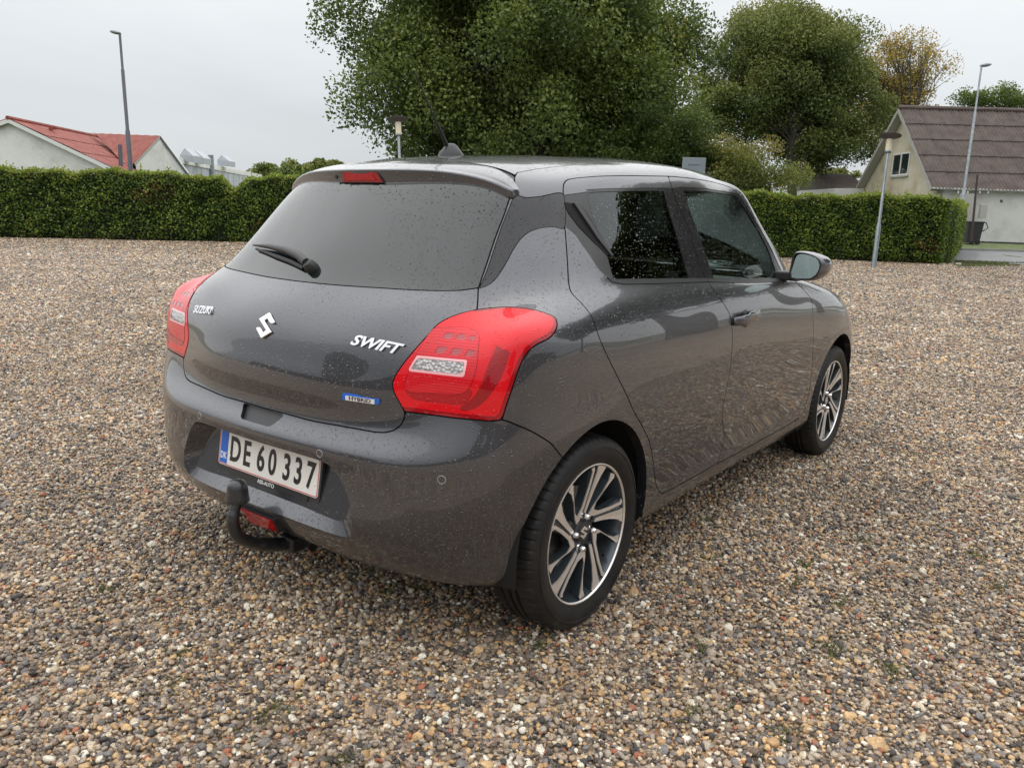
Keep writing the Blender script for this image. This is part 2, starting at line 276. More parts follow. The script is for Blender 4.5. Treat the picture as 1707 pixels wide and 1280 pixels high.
def build(du=.010,dv=.010,lam=2e-7):
    N=np.array(COLS,float) # u,v,3
    N=N.transpose(1,0,2)   # v,u,3
    nv,nu=N.shape[:2]
    cu=np.linalg.norm(np.diff(N[2:10],axis=1),axis=2).mean(0); tu=np.r_[0,np.cumsum(cu)]
    cv=np.linalg.norm(np.diff(N[:,3:12],axis=0),axis=2).mean(1); tv=np.r_[0,np.cumsum(cv)]
    mir=np.array([-1,1,1.])
    # extend v: top mirror
    kv=5; Nv=np.concatenate([N,(N[-2:-2-kv:-1])*mir]); tve=np.r_[tv,2*tv[-1]-tv[-2:-2-kv:-1]]
    ku=5; Nu=np.concatenate([(Nv[:,ku:0:-1])*mir,Nv,(Nv[:,-2:-2-ku:-1])*mir],axis=1)
    tue=np.r_[-tu[ku:0:-1],tu,2*tu[-1]-tu[-2:-2-ku:-1]]
    Hu,Mu=spl(tue,lam);Hv,Mv=spl(tve,lam)
    F=np.einsum('ab,bcd,ec->aed',Hv,Nu,Hu)
    us=[0.];
    while us[-1]<tu[-1]: us.append(us[-1]+(du if us[-1]<3.2 else 2*du))
    us[-1]=tu[-1]; us=np.array(us)
    vs=np.linspace(0,tv[-1],int(round(tv[-1]/dv))+1)
    S=np.einsum('ab,bcd,ec->aed',Mv(vs),F,Mu(us))
    S[:,0,0]=0;S[:,-1,0]=0;S[-1,:,0]=0
    return us,vs,S,tu,tv
def normals(S):
    E=np.concatenate([S[:,1:2]*[-1,1,1],S,S[:,-2:-1]*[-1,1,1]],axis=1)
    E=np.concatenate([2*E[:1]-E[1:2],E,E[-2:-1]*[-1,1,1]],axis=0)
    a=E[1:-1,2:]-E[1:-1,:-2];b=E[2:,1:-1]-E[:-2,1:-1]
    n=np.cross(a,b);n/=np.maximum(np.linalg.norm(n,axis=2,keepdims=True),1e-12)
    return n

# panel outlines in skin coordinates
UV = {"tg_side": [[0.6944, 1.3677], [0.7028, 1.314], [0.6868, 1.2687], [0.6751, 1.1816], [0.6504, 1.0566], [0.6347, 0.9368], [0.6498, 0.89], [0.6703, 0.8445]],
 "lamp_in": [[0.6703, 0.8445], [0.6405, 0.8269], [0.6131, 0.8049], [0.5934, 0.7799], [0.5843, 0.7507], [0.566, 0.7126], [0.5357, 0.6641], [0.5175, 0.6322], [0.5106, 0.6096], [0.5176, 0.5846], [0.5323, 0.564], [0.5487, 0.5415]],
 "tg_low": [[0.5487, 0.5415], [0.5482, 0.5227], [0.5306, 0.5016], [0.5027, 0.4896], [0.4673, 0.4852], [0.3739, 0.4854], [0.3163, 0.4853], [0.2252, 0.4842], [0.1449, 0.4858], [0.0942, 0.4866], [0.0281, 0.4863]],
 "roof_gap": [[0.6944, 1.3677], [0.6853, 1.3984], [0.6422, 1.4284], [0.5733, 1.4648], [0.4615, 1.5126], [0.3259, 1.5647], [0.1838, 1.6251]],
 "lamp_out": [[0.6703, 0.8445], [0.7087, 0.8571], [0.7589, 0.8694], [0.8156, 0.8725], [0.8759, 0.8617], [0.9188, 0.8436], [0.9467, 0.8273], [0.9582, 0.8092], [0.9609, 0.7863], [0.9473, 0.7606], [0.9123, 0.7434], [0.8945, 0.7263], [0.8823, 0.7033], [0.8746, 0.6754], [0.8638, 0.629], [0.8499, 0.5895], [0.8353, 0.5482]],
 "lamp_bot": [[0.8353, 0.5482], [0.803, 0.5445], [0.7604, 0.5448], [0.6946, 0.5435], [0.6248, 0.543], [0.5487, 0.5415]],
 "glass_bot": [[0.012, 0.9027], [0.149, 0.9053], [0.2646, 0.9095], [0.3382, 0.9118], [0.4062, 0.9122], [0.482, 0.9137], [0.5659, 0.9194], [0.6359, 0.9332]],
 "trim": [[0.7057, 1.2911], [0.7578, 1.2759], [0.821, 1.2799], [0.9679, 1.2902], [0.9922, 1.1507], [0.9122, 1.1515], [0.8463, 1.1453], [0.7981, 1.1292], [0.7684, 1.106], [0.7417, 1.0679], [0.7174, 1.0204], [0.6944, 0.9795], [0.6768, 0.955], [0.6536, 0.9375], [0.6363, 0.932]],
 "rdoor_top": [[0.9679, 1.2902], [0.9599, 1.3179], [0.9547, 1.3432], [0.9662, 1.3647], [1.0203, 1.3715], [1.1527, 1.3698], [1.5001, 1.3597], [1.9197, 1.362]],
 "bgap": [[1.9197, 1.362], [1.9416, 1.2907], [2.0318, 1.1394], [2.045, 1.0275], [2.081, 0.9143], [2.116, 0.809], [2.1757, 0.7476], [2.2098, 0.7101], [2.2235, 0.6658], [2.2328, 0.5928], [2.2341, 0.4941], [2.2177, 0.4], [2.2073, 0.3283], [2.2402, 0.2602], [2.2643, 0.2084], [2.2462, 0.1522], [2.2218, 0.1115]],
 "rdoor_low": [[2.2218, 0.1115], [1.9575, 0.1107], [1.7889, 0.1135], [1.7292, 0.119], [1.6939, 0.1414], [1.6607, 0.1852], [1.628, 0.2543], [1.5814, 0.3373], [1.522, 0.3999], [1.4473, 0.4691], [1.3808, 0.5459], [1.2859, 0.6487], [1.1634, 0.7689], [1.1245, 0.8121], [1.0654, 0.862], [1.0122, 0.908], [1.0009, 0.9438], [1.0001, 1.0264], [0.9969, 1.1207], [0.9922, 1.1507], [0.9849, 1.1912], [0.9679, 1.2902]],
 "rglass": [[1.1951, 1.2865], [1.5222, 1.2792], [1.8565, 1.2806], [1.9073, 1.1038], [1.9317, 0.9227], [1.3409, 0.9389], [1.2969, 1.1062]],
 "hpanel": [[0.9693, 1.2859], [1.1843, 1.2903], [1.2969, 1.1062], [1.3409, 0.9389], [1.3011, 0.9441], [1.2387, 0.9805], [1.1665, 1.0482], [1.0766, 1.1198], [0.9985, 1.1516]],
 "belt_r": [[1.2825, 0.9495], [2.0968, 0.9172], [2.0911, 0.8961], [1.6846, 0.9032], [1.4087, 0.9139], [1.3261, 0.9254]],
 "belt_f": [[2.0968, 0.9172], [2.8877, 0.8952], [2.9097, 0.8497], [2.8245, 0.831], [2.0911, 0.8961]],
 "black_r": [[1.1843, 1.2903], [1.1535, 1.301], [1.5221, 1.2927], [1.95, 1.298], [2.0318, 1.1394], [2.045, 1.0275], [2.081, 0.9143], [1.6888, 0.9229], [1.34, 0.9349]],
 "black_f": [[1.95, 1.298], [2.0694, 1.3066], [2.4099, 1.31], [2.7706, 1.3125], [2.8518, 1.2419], [2.9267, 1.1607], [2.9463, 1.0498], [2.978, 0.9612], [2.9097, 0.8497], [2.081, 0.9143], [2.045, 1.0275], [2.0318, 1.1394]],
 "fglass": [[2.0679, 1.2893], [2.3977, 1.2962], [2.7369, 1.2978], [2.8036, 1.2331], [2.8741, 1.1503], [2.8977, 1.0432], [2.8955, 0.9598], [2.8519, 0.8966], [2.1591, 0.9176], [2.1236, 1.1062]],
 "fdoor_top": [[1.9197, 1.362], [2.2729, 1.3545], [2.6114, 1.3635], [2.753, 1.3426], [2.7899, 1.3188], [2.842, 1.265], [2.9362, 1.1957], [2.9822, 1.0918], [3.0301, 0.9716], [3.0336, 0.9115]],
 "fdoor_front": [[3.0336, 0.9115], [3.043, 0.8027], [3.1344, 0.7463], [3.199, 0.6976], [3.2016, 0.643], [3.2271, 0.503], [3.2649, 0.3572], [3.2739, 0.2111], [3.2172, 0.1255], [3.1464, 0.1157]],
 "fdoor_low": [[3.1464, 0.1157], [3.0121, 0.1095], [2.7831, 0.1078], [2.6041, 0.1062], [2.2662, 0.1099], [2.2218, 0.1115]],
 "bumper": [[0.8353, 0.5482], [0.8547, 0.5421], [0.8806, 0.5299], [0.9188, 0.5107], [0.958, 0.4879], [0.9975, 0.4639], [1.0201, 0.4444], [1.0525, 0.4156]],
 "arch_r": [[0.847, 0.1105], [0.8864, 0.2013], [0.9192, 0.2575], [0.9609, 0.3088], [1.0072, 0.3713], [1.0565, 0.4156], [1.1381, 0.4493], [1.2256, 0.461], [1.3028, 0.458], [1.3917, 0.4372], [1.4778, 0.3914], [1.5373, 0.3328], [1.5776, 0.2638], [1.6058, 0.1826], [1.6155, 0.1092], [1.682, -0.002]],
 "arch_f": [[3.2297, 0.1033], [3.2963, 0.1586], [3.3322, 0.2304], [3.3799, 0.3028], [3.46, 0.3805], [3.514, 0.4526], [3.6355, 0.4816], [3.743, 0.4782], [3.8595, 0.4423]],
 "recess": [[0.3439, 0.3497], [0.3952, 0.2646], [0.4232, 0.192], [0.4167, 0.1639]],
 "clear": [[0.578, 0.6914], [0.7225, 0.6929], [0.7212, 0.655], [0.5607, 0.6542]],
 "led": [[0.615, 0.7702], [0.7179, 0.7701], [0.7314, 0.7613], [0.7534, 0.7039], [0.5984, 0.7039]],
 "innerloop": [[0.5938, 0.7792], [0.694, 0.7888], [0.7265, 0.7751], [0.7618, 0.6998], [0.7579, 0.6302], [0.7344, 0.604], [0.6676, 0.5895], [0.5771, 0.5925], [0.5398, 0.601]],
 "darkband": [[0.7949, 0.7491], [0.8327, 0.7296], [0.8329, 0.6413], [0.794, 0.5905], [0.7395, 0.5574], [0.6695, 0.5569], [0.7558, 0.5936], [0.792, 0.6403], [0.7949, 0.7018]],
 "handle": [[2.2439, 0.7333], [2.4655, 0.7165], [2.4887, 0.6849], [2.4346, 0.6721], [2.2539, 0.6882], [2.2279, 0.7139]],
 "sensor": [[0.308, 0.3979], [0.6894, 0.3852]],
 "ditch": [[0.6942, 1.4213], [0.7939, 1.4765], [0.9577, 1.5142], [1.2195, 1.5056], [1.6509, 1.5125], [2.2034, 1.5356]],
 "notch": [[-0.002, 0.4818], [0.0941, 0.485], [0.0805, 0.4547], [0.0717, 0.4475], [-0.002, 0.444], [-0.002, 0.4501]],
 "lblock": [[0.5884, 0.7673], [0.683, 0.7788], [0.7246, 0.7657], [0.7417, 0.7402], [0.7562, 0.6777], [0.7383, 0.6214], [0.7078, 0.6053], [0.6643, 0.6029], [0.5496, 0.5998], [0.562, 0.6553], [0.5754, 0.7074]],
 "lstrip": [[0.5496, 0.5983], [0.6645, 0.5985], [0.714, 0.606], [0.7408, 0.6216], [0.7508, 0.6185], [0.7331, 0.5871], [0.7088, 0.5787], [0.6465, 0.5765], [0.5824, 0.5767], [0.5595, 0.5854]],
 "lband": [[0.7732, 0.7578], [0.7932, 0.7348], [0.7866, 0.6858], [0.7719, 0.6313], [0.7487, 0.5976], [0.7178, 0.5735], [0.7183, 0.5642], [0.7493, 0.5677], [0.7871, 0.5932], [0.8153, 0.6289], [0.8334, 0.664], [0.8411, 0.7027], [0.8383, 0.7279], [0.8181, 0.731]],
 "led1": [[0.6296, 0.7599], [0.7234, 0.7602], [0.7301, 0.7473], [0.6282, 0.7427]],
 "led2": [[0.6276, 0.7238], [0.739, 0.7226], [0.7424, 0.7045], [0.6193, 0.7059]],
 "emblem": [[-0.002, 0.7194]],
 "swift": [[0.34, 0.7152], [0.515, 0.7182]],
 "hybrid": [[0.3411, 0.5641], [0.4659, 0.5599]]}
# ------------------------------------------------------------------ cutting the body skin into panels
US, VS, SG, TU, TV = build(.009, .009)
NG = normals(SG)
def surf(u, v):
    """point and outward normal of the body skin at skin coordinates (u, v)"""
    s = 1 if u >= 0 else -1; u = abs(u)
    i = min(max(np.searchsorted(US, u)-1, 0), len(US)-2); j = min(max(np.searchsorted(VS, v)-1, 0), len(VS)-2)
    a = (u-US[i])/(US[i+1]-US[i]); b = (v-VS[j])/(VS[j+1]-VS[j])
    def lerp(A): return (A[j, i]*(1-a)*(1-b)+A[j, i+1]*a*(1-b)+A[j+1, i]*(1-a)*b+A[j+1, i+1]*a*b)
    p = lerp(SG)*[s, 1, 1]; n = lerp(NG)*[s, 1, 1]; return p, n/np.linalg.norm(n)
def cr_spline(pts, per=8):
    p = np.array(pts, float)
    if len(p) < 3: return p
    e = np.vstack([2*p[0]-p[1], p, 2*p[-1]-p[-2]]); out = []
    for i in range(len(p)-1):
        a, b, c, d = e[i:i+4]
        t0 = 0; t1 = t0+max(np.linalg.norm(b-a), 1e-6)**.5; t2 = t1+max(np.linalg.norm(c-b), 1e-6)**.5; t3 = t2+max(np.linalg.norm(d-c), 1e-6)**.5
        for t in np.linspace(t1, t2, per, endpoint=False):
            A1 = (t1-t)/(t1-t0)*a+(t-t0)/(t1-t0)*b; A2 = (t2-t)/(t2-t1)*b+(t-t1)/(t2-t1)*c; A3 = (t3-t)/(t3-t2)*c+(t-t2)/(t3-t2)*d
            B1 = (t2-t)/(t2-t0)*A1+(t-t0)/(t2-t0)*A2; B2 = (t3-t)/(t3-t1)*A2+(t-t1)/(t3-t1)*A3
            out.append((t2-t)/(t2-t1)*B1+(t-t1)/(t2-t1)*B2)
    out.append(p[-1]); return np.array(out)
def C(name, rev=False, smooth=True):
    c = UV[name]; c = c[::-1] if rev else c
    return list(map(tuple, cr_spline(c) if smooth else c))
def grid_mesh():
    nv, nu = SG.shape[:2]; uu, vv = np.meshgrid(US, VS)
    V = np.concatenate([SG.reshape(-1, 3), NG.reshape(-1, 3), uu.reshape(-1, 1), vv.reshape(-1, 1)], 1)
    idx = np.arange(nv*nu).reshape(nv, nu)
    a, b, c, d = idx[:-1, :-1].ravel(), idx[:-1, 1:].ravel(), idx[1:, 1:].ravel(), idx[1:, :-1].ravel()
    return V, np.concatenate([np.stack([a, b, c], 1), np.stack([a, c, d], 1)])
def poly_sdf(V, poly, mark=None):
    """signed 3D distance (negative inside) of skin vertices to a closed outline given in skin coordinates"""
    P = np.array(poly, float); Q = np.roll(P, -1, 0)
    dens = []
    for p, q in zip(P, Q):
        k = max(1, int(np.hypot(*(q-p))/.02)); dens += [p+(q-p)*t for t in np.linspace(0, 1, k, endpoint=False)]
    P = np.array(dens); Q = np.roll(P, -1, 0)
    u, v = V[:, 6], V[:, 7]; ins = np.zeros(len(V), bool)
    for (x1, y1), (x2, y2) in zip(P, Q):
        if y1 != y2:
            c = ((y1 > v) != (y2 > v)); ins ^= c & (u < (x2-x1)*(v-y1)/(y2-y1)+x1)
    def lift(uv):
        p = surf(min(max(uv[0], 0), TU[-1]), min(max(uv[1], 0), TV[-1]))[0]
        # outlines that run past the skin's edges are carried past them in space too
        if uv[0] < 0: p = p+np.array([uv[0], 0, 0])
        if uv[1] > TV[-1]: p = p-np.array([uv[1]-TV[-1], 0, 0])
        if uv[1] < 0: p = p+np.array([0, 0, uv[1]])
        return p
    A = np.array([lift(p) for p in P]); B = np.roll(A, -1, 0); D = np.full(len(V), 9.)
    X = V[:, :3]
    for a, b in zip(A, B):
        ab = b-a; l2 = max(ab@ab, 1e-12); t = np.clip(((X-a)@ab)/l2, 0, 1); d = np.linalg.norm(X-a-t[:, None]*ab, axis=1); D = np.minimum(D, d)
    return np.where(ins, -D, D)
def split(V, T, f):
    """cut triangles along f=0; returns V', inside tris (f<0), outside tris"""
    s = f[T] < 0; k = s.sum(1); tin = T[k == 3]; tout = T[k == 0]; mix = (k > 0) & (k < 3)
    M, sm = T[mix], s[mix]
    if len(M) == 0: return V, tin, tout
    one = sm.sum(1) == 1
    lone = np.where(one, np.argmax(sm, 1), np.argmin(sm, 1))
    r = np.arange(len(M)); a = M[r, lone]; b = M[r, (lone+1) % 3]; c = M[r, (lone+2) % 3]
    E = np.concatenate([np.stack([a, b], 1), np.stack([a, c], 1)]); Es = np.sort(E, 1)
    key, inv = np.unique(Es, axis=0, return_inverse=True); inv = inv.ravel()
    fa, fb = f[key[:, 0]], f[key[:, 1]]; t = np.clip(fa/(fa-fb), .02, .98)[:, None]
    W = V[key[:, 0]]*(1-t)+V[key[:, 1]]*t
    W[:, 3:6] /= np.maximum(np.linalg.norm(W[:, 3:6], axis=1, keepdims=True), 1e-9)
    base = len(V); V = np.concatenate([V, W]); ab = base+inv[:len(M)]; ac = base+inv[len(M):]
    tri = np.stack([a, ab, ac], 1); q1 = np.stack([ab, b, c], 1); q2 = np.stack([ab, c, ac], 1)
    return V, np.concatenate([tin, tri[one], q1[~one], q2[~one]]), np.concatenate([tout, tri[~one], q1[one], q2[one]])
def carve(V, T, poly=None, off=.0021, fn=None, margin=.06):
    """returns V, panel tris, groove tris, rest tris"""
    if poly is not None:
        P = np.array(poly); lo = P.min(0)-margin; hi = P.max(0)+margin
        uv = V[:, 6:8]; near = ((uv > lo) & (uv < hi)).all(1); tn = near[T].any(1)
        f = np.full(len(V), 9.); ids = np.unique(T[tn]); f[ids] = poly_sdf(V[ids], poly)
    else:
        f = fn(V); tn = np.ones(len(T), bool)
    far, T = T[~tn], T[tn]
    if off <= 0:
        V2, i, o = split(V, T, f); return V2, i, i[:0], np.concatenate([far, o])
    n0 = len(V); V2, i, o = split(V, T, f+off)
    g = np.full(len(V2), 9.); g[:n0] = f; g[n0:] = -off
    # distance again for the new vertices: they sit exactly on -off
    V3, gr, out = split(V2, o, g-off)
    return V3, i, gr, np.concatenate([far, out])
ARCH = [(0.0, .305, .357), (2.45, .305, .368)]
def arch_f(V, k):
    y0, z0, r = ARCH[k]; f = np.hypot(V[:, 1]-y0, V[:, 2]-z0)-r
    return np.where(V[:, 0] > .45, f, 1.)
def panel_obj(name, V, T, m, parent, sides='both', off=0., skirt=.007, smooth_arch=True, material_list=None):
    """build one mesh (sides='both' joins the mirrored half) or two mirrored meshes (sides='pair')"""
    use, inv = np.unique(T, return_inverse=True); T = inv.reshape(T.shape); X = V[use]
    P = X[:, :3]+off*X[:, 3:6]; Nn = X[:, 3:6]
    # boundary edges
    E = np.concatenate([T[:, [0, 1]], T[:, [1, 2]], T[:, [2, 0]]]); Es = np.sort(E, 1)
    _, ix, cnt = np.unique(Es, axis=0, return_index=True, return_counts=True); B = E[ix[cnt == 1]]
    B = B[~((np.abs(X[B[:, 0], 0]) < 1e-5) & (np.abs(X[B[:, 1], 0]) < 1e-5))]
    vs = [P]; ns = [Nn]; fs = [T]
    if skirt > 0 and len(B):
        dirn = -Nn*skirt
        for k in (0, 1):
            y0, z0, r = ARCH[k]; onarc = (np.abs(np.hypot(X[:, 1]-y0, X[:, 2]-z0)-r) < .004) & (X[:, 0] > .5)
            dirn[onarc] = [-.035, 0, 0]
        n = len(P); m0 = len(B); a, b = B[:, 0], B[:, 1]
        S4 = np.concatenate([P[a], P[b], P[b]+dirn[b], P[a]+dirn[a]])
        q = np.arange(m0); F4 = np.stack([n+q+m0, n+q, n+q+3*m0], 1); F5 = np.stack([n+q+m0, n+q+3*m0, n+q+2*m0], 1)
        vs.append(S4); ns.append(np.zeros_like(S4)); fs += [F4, F5]
    P = np.concatenate(vs); Nn = np.concatenate(ns); F = np.concatenate(fs)
    def make(P, Nn, F):
        me = bpy.data.meshes.new(name); me.vertices.add(len(P)); me.vertices.foreach_set('co', P.astype('f').ravel())
        me.loops.add(len(F)*3); me.loops.foreach_set('vertex_index', F.astype('i').ravel())
        me.polygons.add(len(F)); me.polygons.foreach_set('loop_start', np.arange(0, len(F)*3, 3, dtype='i'))
        me.update(calc_edges=True); me.validate(); me.polygons.foreach_set('use_smooth', np.ones(len(me.polygons), bool))
        me.materials.append(m); me.normals_split_custom_set_from_vertices(Nn.tolist())
        o = bpy.data.objects.new(name, me); COL.objects.link(o)
        if parent: o.parent = parent
        return o
    mir = np.array([-1, 1, 1.])
    if sides == 'both':
        return make(np.concatenate([P, P*mir]), np.concatenate([Nn, Nn*mir]), np.concatenate([F, F[:, ::-1]+len(P)]))
    return make(P, Nn, F), make(P*mir, Nn*mir, F[:, ::-1])

car = empty('parked_car'); tag(car, 'dark grey wet five-door hatchback with red tail lamps and tow bar on gravel', 'car')
V, T = grid_mesh()
G = []                                                             # groove pieces
V, _, g, T = carve(V, T, off=0, fn=lambda V: arch_f(V, 0))
V, _, g, T = carve(V, T, off=0, fn=lambda V: arch_f(V, 1))
HOLE = []
# number plate opening
RECO = [(-.05, .352), (.20, .352), (.405, .352), (.418, .362), (.426, .40), (.415, .45), (.385, .505), (.345, .545), (.32, .554), (.20, .560), (-.05, .560)]
def xz_uv(x, z):
    """skin coordinates of the rear skin point with this x and z"""
    d = (SG[:, :, 0]-abs(x))**2+(SG[:, :, 2]-z)**2+np.where(SG[:, :, 1] > -.1, 1., 0)
    j, i = np.unravel_index(np.argmin(d), d.shape); j = min(max(j, 1), len(VS)-2); i = min(max(i, 1), len(US)-2)
    A = np.array([[(SG[j, i+1, 0]-SG[j, i-1, 0]), (SG[j+1, i, 0]-SG[j-1, i, 0])], [(SG[j, i+1, 2]-SG[j, i-1, 2]), (SG[j+1, i, 2]-SG[j-1, i, 2])]])
    s = np.linalg.solve(A, np.array([abs(x), z])-SG[j, i, [0, 2]])
    return US[i]+s[0]*(US[i+1]-US[i-1]), VS[j]+s[1]*(VS[j+1]-VS[j-1])
def rear_uv(pts): return [(-.05, xz_uv(0, z)[1]) if x < 0 else xz_uv(x, z) for x, z in pts]
rec_uv = rear_uv(RECO); rec_uv = rec_uv[:1]+[tuple(q) for q in cr_spline(rec_uv[1:-1], 6)]+rec_uv[-1:]
V, _, _, T = carve(V, T, rec_uv, off=0)
notch_uv = rear_uv([(-.05, .612), (.068, .612), (.078, .616), (.104, .651), (-.05, .651)])
V, t, _, T = carve(V, T, notch_uv, off=0); panel_obj('handle_recess', V, t, SATIN, car, off=-.012, skirt=0)
panels = {}
def P_(name, poly, m, sides='pair', off=0., gap=.0021, skirt=.007, parent=None):
    global V, T
    V, t, g, T = carve(V, T, poly, off=gap); G.append(g)
    r = panel_obj(name, V, t, m, parent or car, sides, off, skirt); panels[name] = r; return r
# --- tail lamps
lamp_poly = C('lamp_in')+C('lamp_bot', True)+C('lamp_out', True)
def carve_sub(poly, off=0.):
    global V, T
    V, t, g, T = carve(V, T, poly, off=off); return t, g
clear_t, clear_e = carve_sub(C('clear', smooth=False), .0032)
led_ts = []
for nm, cuts in (('led1', ((0, .29), (.36, .66), (.74, .98))), ('led2', ((.02, .27), (.40, .66), (.76, 1)))):
    q = np.array(UV[nm])
    for a, b in cuts:
        pl = [q[0]*(1-a)+q[1]*a, q[0]*(1-b)+q[1]*b, q[3]*(1-b)+q[2]*b, q[3]*(1-a)+q[2]*a]; led_ts.append(carve_sub([tuple(p) for p in pl])[0])
block_t, block_e = carve_sub(C('lblock')+[UV['lblock'][0]], .0009)
strip_t, strip_e = carve_sub(C('lstrip')+[UV['lstrip'][0]], .0009)
band_t, band_e = carve_sub(C('lband')+[UV['lband'][0]], .0007)
V, rim_t0, g, T = carve(V, T, lamp_poly, off=.0021); G.append(g)
# dark border inside the lamp's outer and lower edges
outer = C('lamp_bot', True)+C('lamp_out', True)
def border_f(V):
    f = np.full(len(V), 9.); ids = np.where((V[:, 6] > .5) & (V[:, 6] < 1.5) & (V[:, 7] > .4) & (V[:, 7] < .95))[0]
    A = np.array([surf(*p)[0] for p in outer]); X = V[ids, :3]; D = np.full(len(ids), 9.)
    for a, b in zip(A[:-1], A[1:]):
        ab = b-a; t = np.clip(((X-a)@ab)/max(ab@ab, 1e-12), 0, 1); D = np.minimum(D, np.linalg.norm(X-a-t[:, None]*ab, axis=1))
    f[ids] = D-.0125; return f
V, edge_t, main_t = split(V, rim_t0, border_f(V))
lampR, lampL = panel_obj('tail_lamp', V, main_t, LAMPRED, car, 'pair', .0015, .008)
for nm, t, mm, o_ in (('lamp_border', edge_t, LAMPDK, .0005), ('clear_window', clear_t, LAMPCL, .0012), ('window_rim', clear_e, LAMPEDGE, .0024), ('lens_block', block_t, LAMPBLOCK, .0022), ('lens_block_edge', np.concatenate([block_e, strip_e]), LAMPRED2, .0012),
                      ('lower_strip', strip_t, LAMPRED2, .002), ('dark_band', band_t, LAMPDK, .001), ('band_edge', band_e, LAMPRED, .001)):
    if len(t) == 0: continue
    a, b = panel_obj(nm, V, t, mm, None, 'pair', o_, 0 if nm != 'lamp_border' else .008); a.parent = lampR; b.parent = lampL
for t in led_ts:
    a, b = panel_obj('led_cell', V, t, LAMPLED, None, 'pair', .0016, 0); a.parent = lampR; b.parent = lampL
# --- rear glass and tailgate
side = [tuple(p) for p in C('tg_side')]
isp = int(np.argmin([np.hypot(p[0]-UV['glass_bot'][-1][0], p[1]-UV['glass_bot'][-1][1]) for p in side]))
gb = C('glass_bot')
top_v = TV[15]
glass_poly = [(-.05, gb[0][1])]+gb+side[:isp][::-1]+[(side[0][0]-.004, side[0][1]+.012), (side[0][0]*.6, top_v), (-.05, top_v)]
P_('rear_window', glass_poly, GLASSD, 'both', off=-.0005, gap=.0022)
tl = C('tg_low', True)
tail_poly = [(-.05, tl[0][1])]+tl+C('lamp_in', True)+side[isp:][::-1]+gb[::-1]+[(-.05, gb[0][1])]
tailgate = P_('tailgate', tail_poly, PAINT, 'both', skirt=.012)
# --- rear pillar trim, doors, glass
P_('pillar_trim', C('trim'), BLACKTRIM, 'pair', off=-.001, gap=.0012)
bg_ = C('bgap')
rdoor = C('rdoor_top')+bg_+C('rdoor_low')
fdoor = C('fdoor_top')+C('fdoor_front')+C('fdoor_low')+bg_[::-1]
rg = P_('door_window', C('rglass', smooth=False), GLASSR, 'pair', off=-.003, gap=.0006, skirt=0)
rwR, rwL = rg
fgR, fgL = P_('door_window', C('fglass', smooth=False), GLASSC, 'pair', off=-.003, gap=.0006, skirt=0)
hpR, hpL = P_('handle_panel', UV['hpanel'], SATIN, 'pair', off=-.0012, gap=.0005, skirt=.004)
tb1 = P_('belt_seal', UV['belt_r'], RUBBER, 'pair', off=.002, gap=.0006, skirt=.006)
tb2 = P_('belt_seal', UV['belt_f'], RUBBER, 'pair', off=.002, gap=.0006, skirt=.006)
# the black frames are cut as part of each door so the shut line runs between them
V, t1, g, T = carve(V, T, bg_cut := (C('black_r', smooth=False)), off=0)
V, t2, g, T = carve(V, T, C('black_f', smooth=False), off=0)
V, bfr, g, rest = carve(V, np.concatenate([t1, t2]), rdoor, off=.0021); G.append(g)
V, bff, g, rest2 = carve(V, rest, fdoor, off=.0021); G.append(g); G.append(rest2)
bR, bL = panel_obj('window_frame', V, bfr, BLACKTRIM, car, 'pair', -.0015, .006)
cR, cL = panel_obj('window_frame', V, bff, BLACKTRIM, car, 'pair', -.0015, .006)
drR, drL = P_('rear_door', rdoor, PAINT, 'pair', skirt=.012)
dfR, dfL = P_('front_door', fdoor, PAINT, 'pair', skirt=.012)
for o_, p_ in ((rwR, drR), (rwL, drL), (fgR, dfR), (fgL, dfL), (hpR, drR), (hpL, drL), (tb1[0], drR), (tb1[1], drL), (tb2[0], dfR), (tb2[1], dfL), (bR, drR), (bL, drL), (cR, dfR), (cL, dfL)): o_.parent = p_
# --- rear bumper
bp_ = C('bumper')
bump_poly = [(-.05, tl[0][1])]+tl+C('lamp_bot', True)+bp_+[(bp_[-1][0]+.02, bp_[-1][1]-.10), (TU[5]+.02, -.05), (-.05, -.05)]
P_('rear_bumper', bump_poly, PAINT, 'both', skirt=.010)
# --- front end
ff = C('fdoor_front')
node = lambda a, b: (float(np.interp(a, range(len(TU)), TU)), float(np.interp(b, range(len(TV)), TV)))
ws = [node(11.25, 11.25), node(11.1, 12.2), node(11.0, 13.5), node(10.75, 14.9), node(10.4, 16), node(10.35, 17), (node(10.35, 18)[0], TV[-1]+.05), (TU[-1]+.05, TV[-1]+.05), (TU[-1]+.05, node(0, 11.15)[1]), node(13, 11.15)]
P_('windscreen', ws, GLASSC, 'both', off=-.001, gap=.003)
P_('headlamp', [node(13.6, 7.2), node(13.7, 8.4), node(14.4, 8.6), node(15.3, 7.9), node(15.2, 7.2), node(14.4, 6.7)], LAMPCL, 'pair')
P_('front_grille', [(TU[-1]+.05, node(0, 2.2)[1]), node(15.1, 2.2), node(14.9, 3.2), node(15.3, 5.0), (TU[-1]+.05, node(0, 5.4)[1])], SATIN, 'both', off=-.01)
P_('bonnet', [node(12.0, 10.95), node(12.6, 10.2), node(13.6, 9.6), node(14.6, 8.9), node(15.4, 8.2), (TU[-1]+.05, node(0, 7.6)[1]), (TU[-1]+.05, node(0, 11.0)[1]), node(13, 11.0)], PAINT, 'both')
P_('front_bumper', [node(13.3, -.5), node(13.3, 5.2), node(13.9, 6.6), node(15.4, 6.9), (TU[-1]+.05, node(0, 7.6)[1]), (TU[-1]+.05, -.05)], PAINT, 'both')
